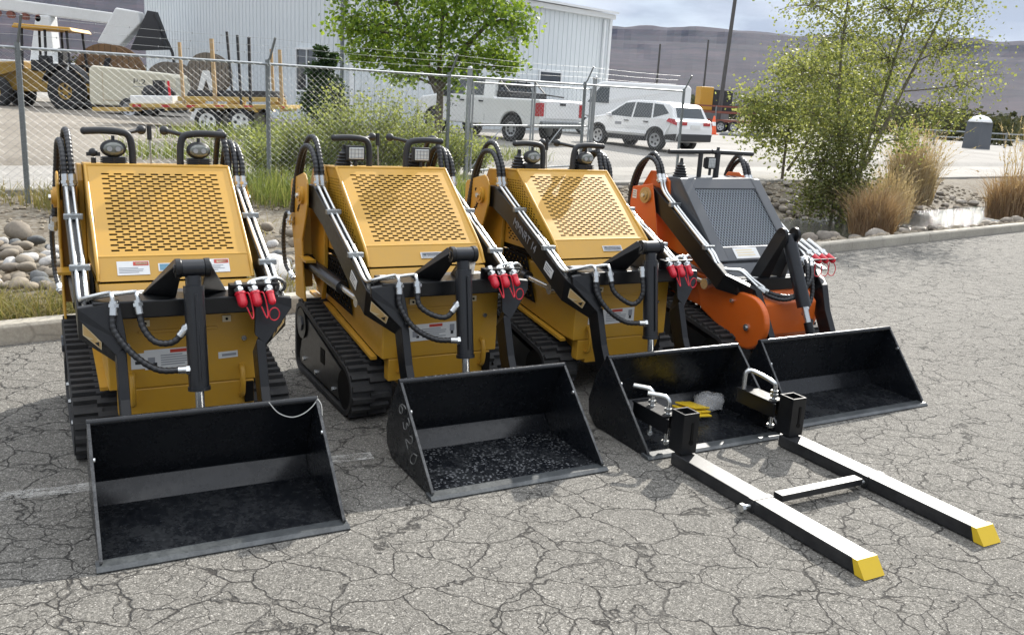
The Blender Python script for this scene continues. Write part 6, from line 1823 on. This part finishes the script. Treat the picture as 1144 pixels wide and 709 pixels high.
nz2 = wt.nodes.new('ShaderNodeTexNoise'); nz2.inputs['Scale'].default_value = 5.5; nz2.inputs['Detail'].default_value = 8; wt.links.new(mp.outputs[0], nz2.inputs['Vector'])
cl = wt.nodes.new('ShaderNodeValToRGB'); cl.color_ramp.elements[0].position = .35; cl.color_ramp.elements[0].color = (5.2, 5.6, 6.3, 1)
cl.color_ramp.elements[1].position = .62; cl.color_ramp.elements[1].color = (8.6, 8.8, 9.1, 1); wt.links.new(nz2.outputs[0], cl.inputs[0])
# cloud deck: greyer and bluer low over the mesa, brighter white high up
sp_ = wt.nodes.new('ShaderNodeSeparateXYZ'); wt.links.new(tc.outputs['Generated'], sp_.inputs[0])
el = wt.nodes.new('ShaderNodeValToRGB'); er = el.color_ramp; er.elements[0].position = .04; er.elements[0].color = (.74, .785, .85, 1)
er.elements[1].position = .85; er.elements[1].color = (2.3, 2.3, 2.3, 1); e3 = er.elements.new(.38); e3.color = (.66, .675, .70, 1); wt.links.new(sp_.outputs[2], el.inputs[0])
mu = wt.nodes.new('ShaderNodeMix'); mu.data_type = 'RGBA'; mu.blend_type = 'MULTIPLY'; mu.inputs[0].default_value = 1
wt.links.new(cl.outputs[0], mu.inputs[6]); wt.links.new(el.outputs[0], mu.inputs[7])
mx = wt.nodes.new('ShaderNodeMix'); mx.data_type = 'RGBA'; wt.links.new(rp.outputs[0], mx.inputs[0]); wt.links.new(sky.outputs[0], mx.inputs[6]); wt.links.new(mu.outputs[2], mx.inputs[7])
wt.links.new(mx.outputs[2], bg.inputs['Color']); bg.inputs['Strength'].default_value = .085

sd = V((math.sin(AZ) * math.cos(EL), math.cos(AZ) * math.cos(EL), math.sin(EL)))
sl = bpy.data.lights.new('sun', 'SUN'); sl.energy = 4.6; sl.angle = math.radians(.5); sl.color = (1.0, .955, .88)
so = bpy.data.objects.new('sun', sl); col.objects.link(so); so.rotation_euler = sd.to_track_quat('Z', 'Y').to_euler()

cd = bpy.data.cameras.new('camera'); cam = bpy.data.objects.new('camera', cd); col.objects.link(cam); scene.camera = cam
FPX, PITCH, ROLL = 998.0, .235408, .057616
cd.sensor_width = 36; cd.lens = FPX / 1144 * 36; cd.clip_start = .1; cd.clip_end = 12000
fw = V((0, math.cos(PITCH), -math.sin(PITCH))); up = V((0, math.sin(PITCH), math.cos(PITCH))); rt = V((1, 0, 0))
c, s = math.cos(ROLL), math.sin(ROLL); r2 = rt * c + up * s; u2 = up * c - rt * s
mw = Matrix((r2, u2, -fw)).transposed().to_4x4(); mw.translation = (0, 0, 1.65); cam.matrix_world = mw

scene.render.engine = 'CYCLES'
scene.cycles.use_denoising = True
try: scene.cycles.denoiser = 'OPENIMAGEDENOISE'
except Exception: pass
scene.cycles.max_bounces = 7; scene.cycles.diffuse_bounces = 3; scene.cycles.glossy_bounces = 3; scene.cycles.transmission_bounces = 4; scene.cycles.transparent_max_bounces = 8
scene.cycles.sample_clamp_indirect = 6
scene.view_settings.view_transform = 'Standard'; scene.view_settings.look = 'None'
scene.view_settings.gamma = 1; scene.view_settings.exposure = .70
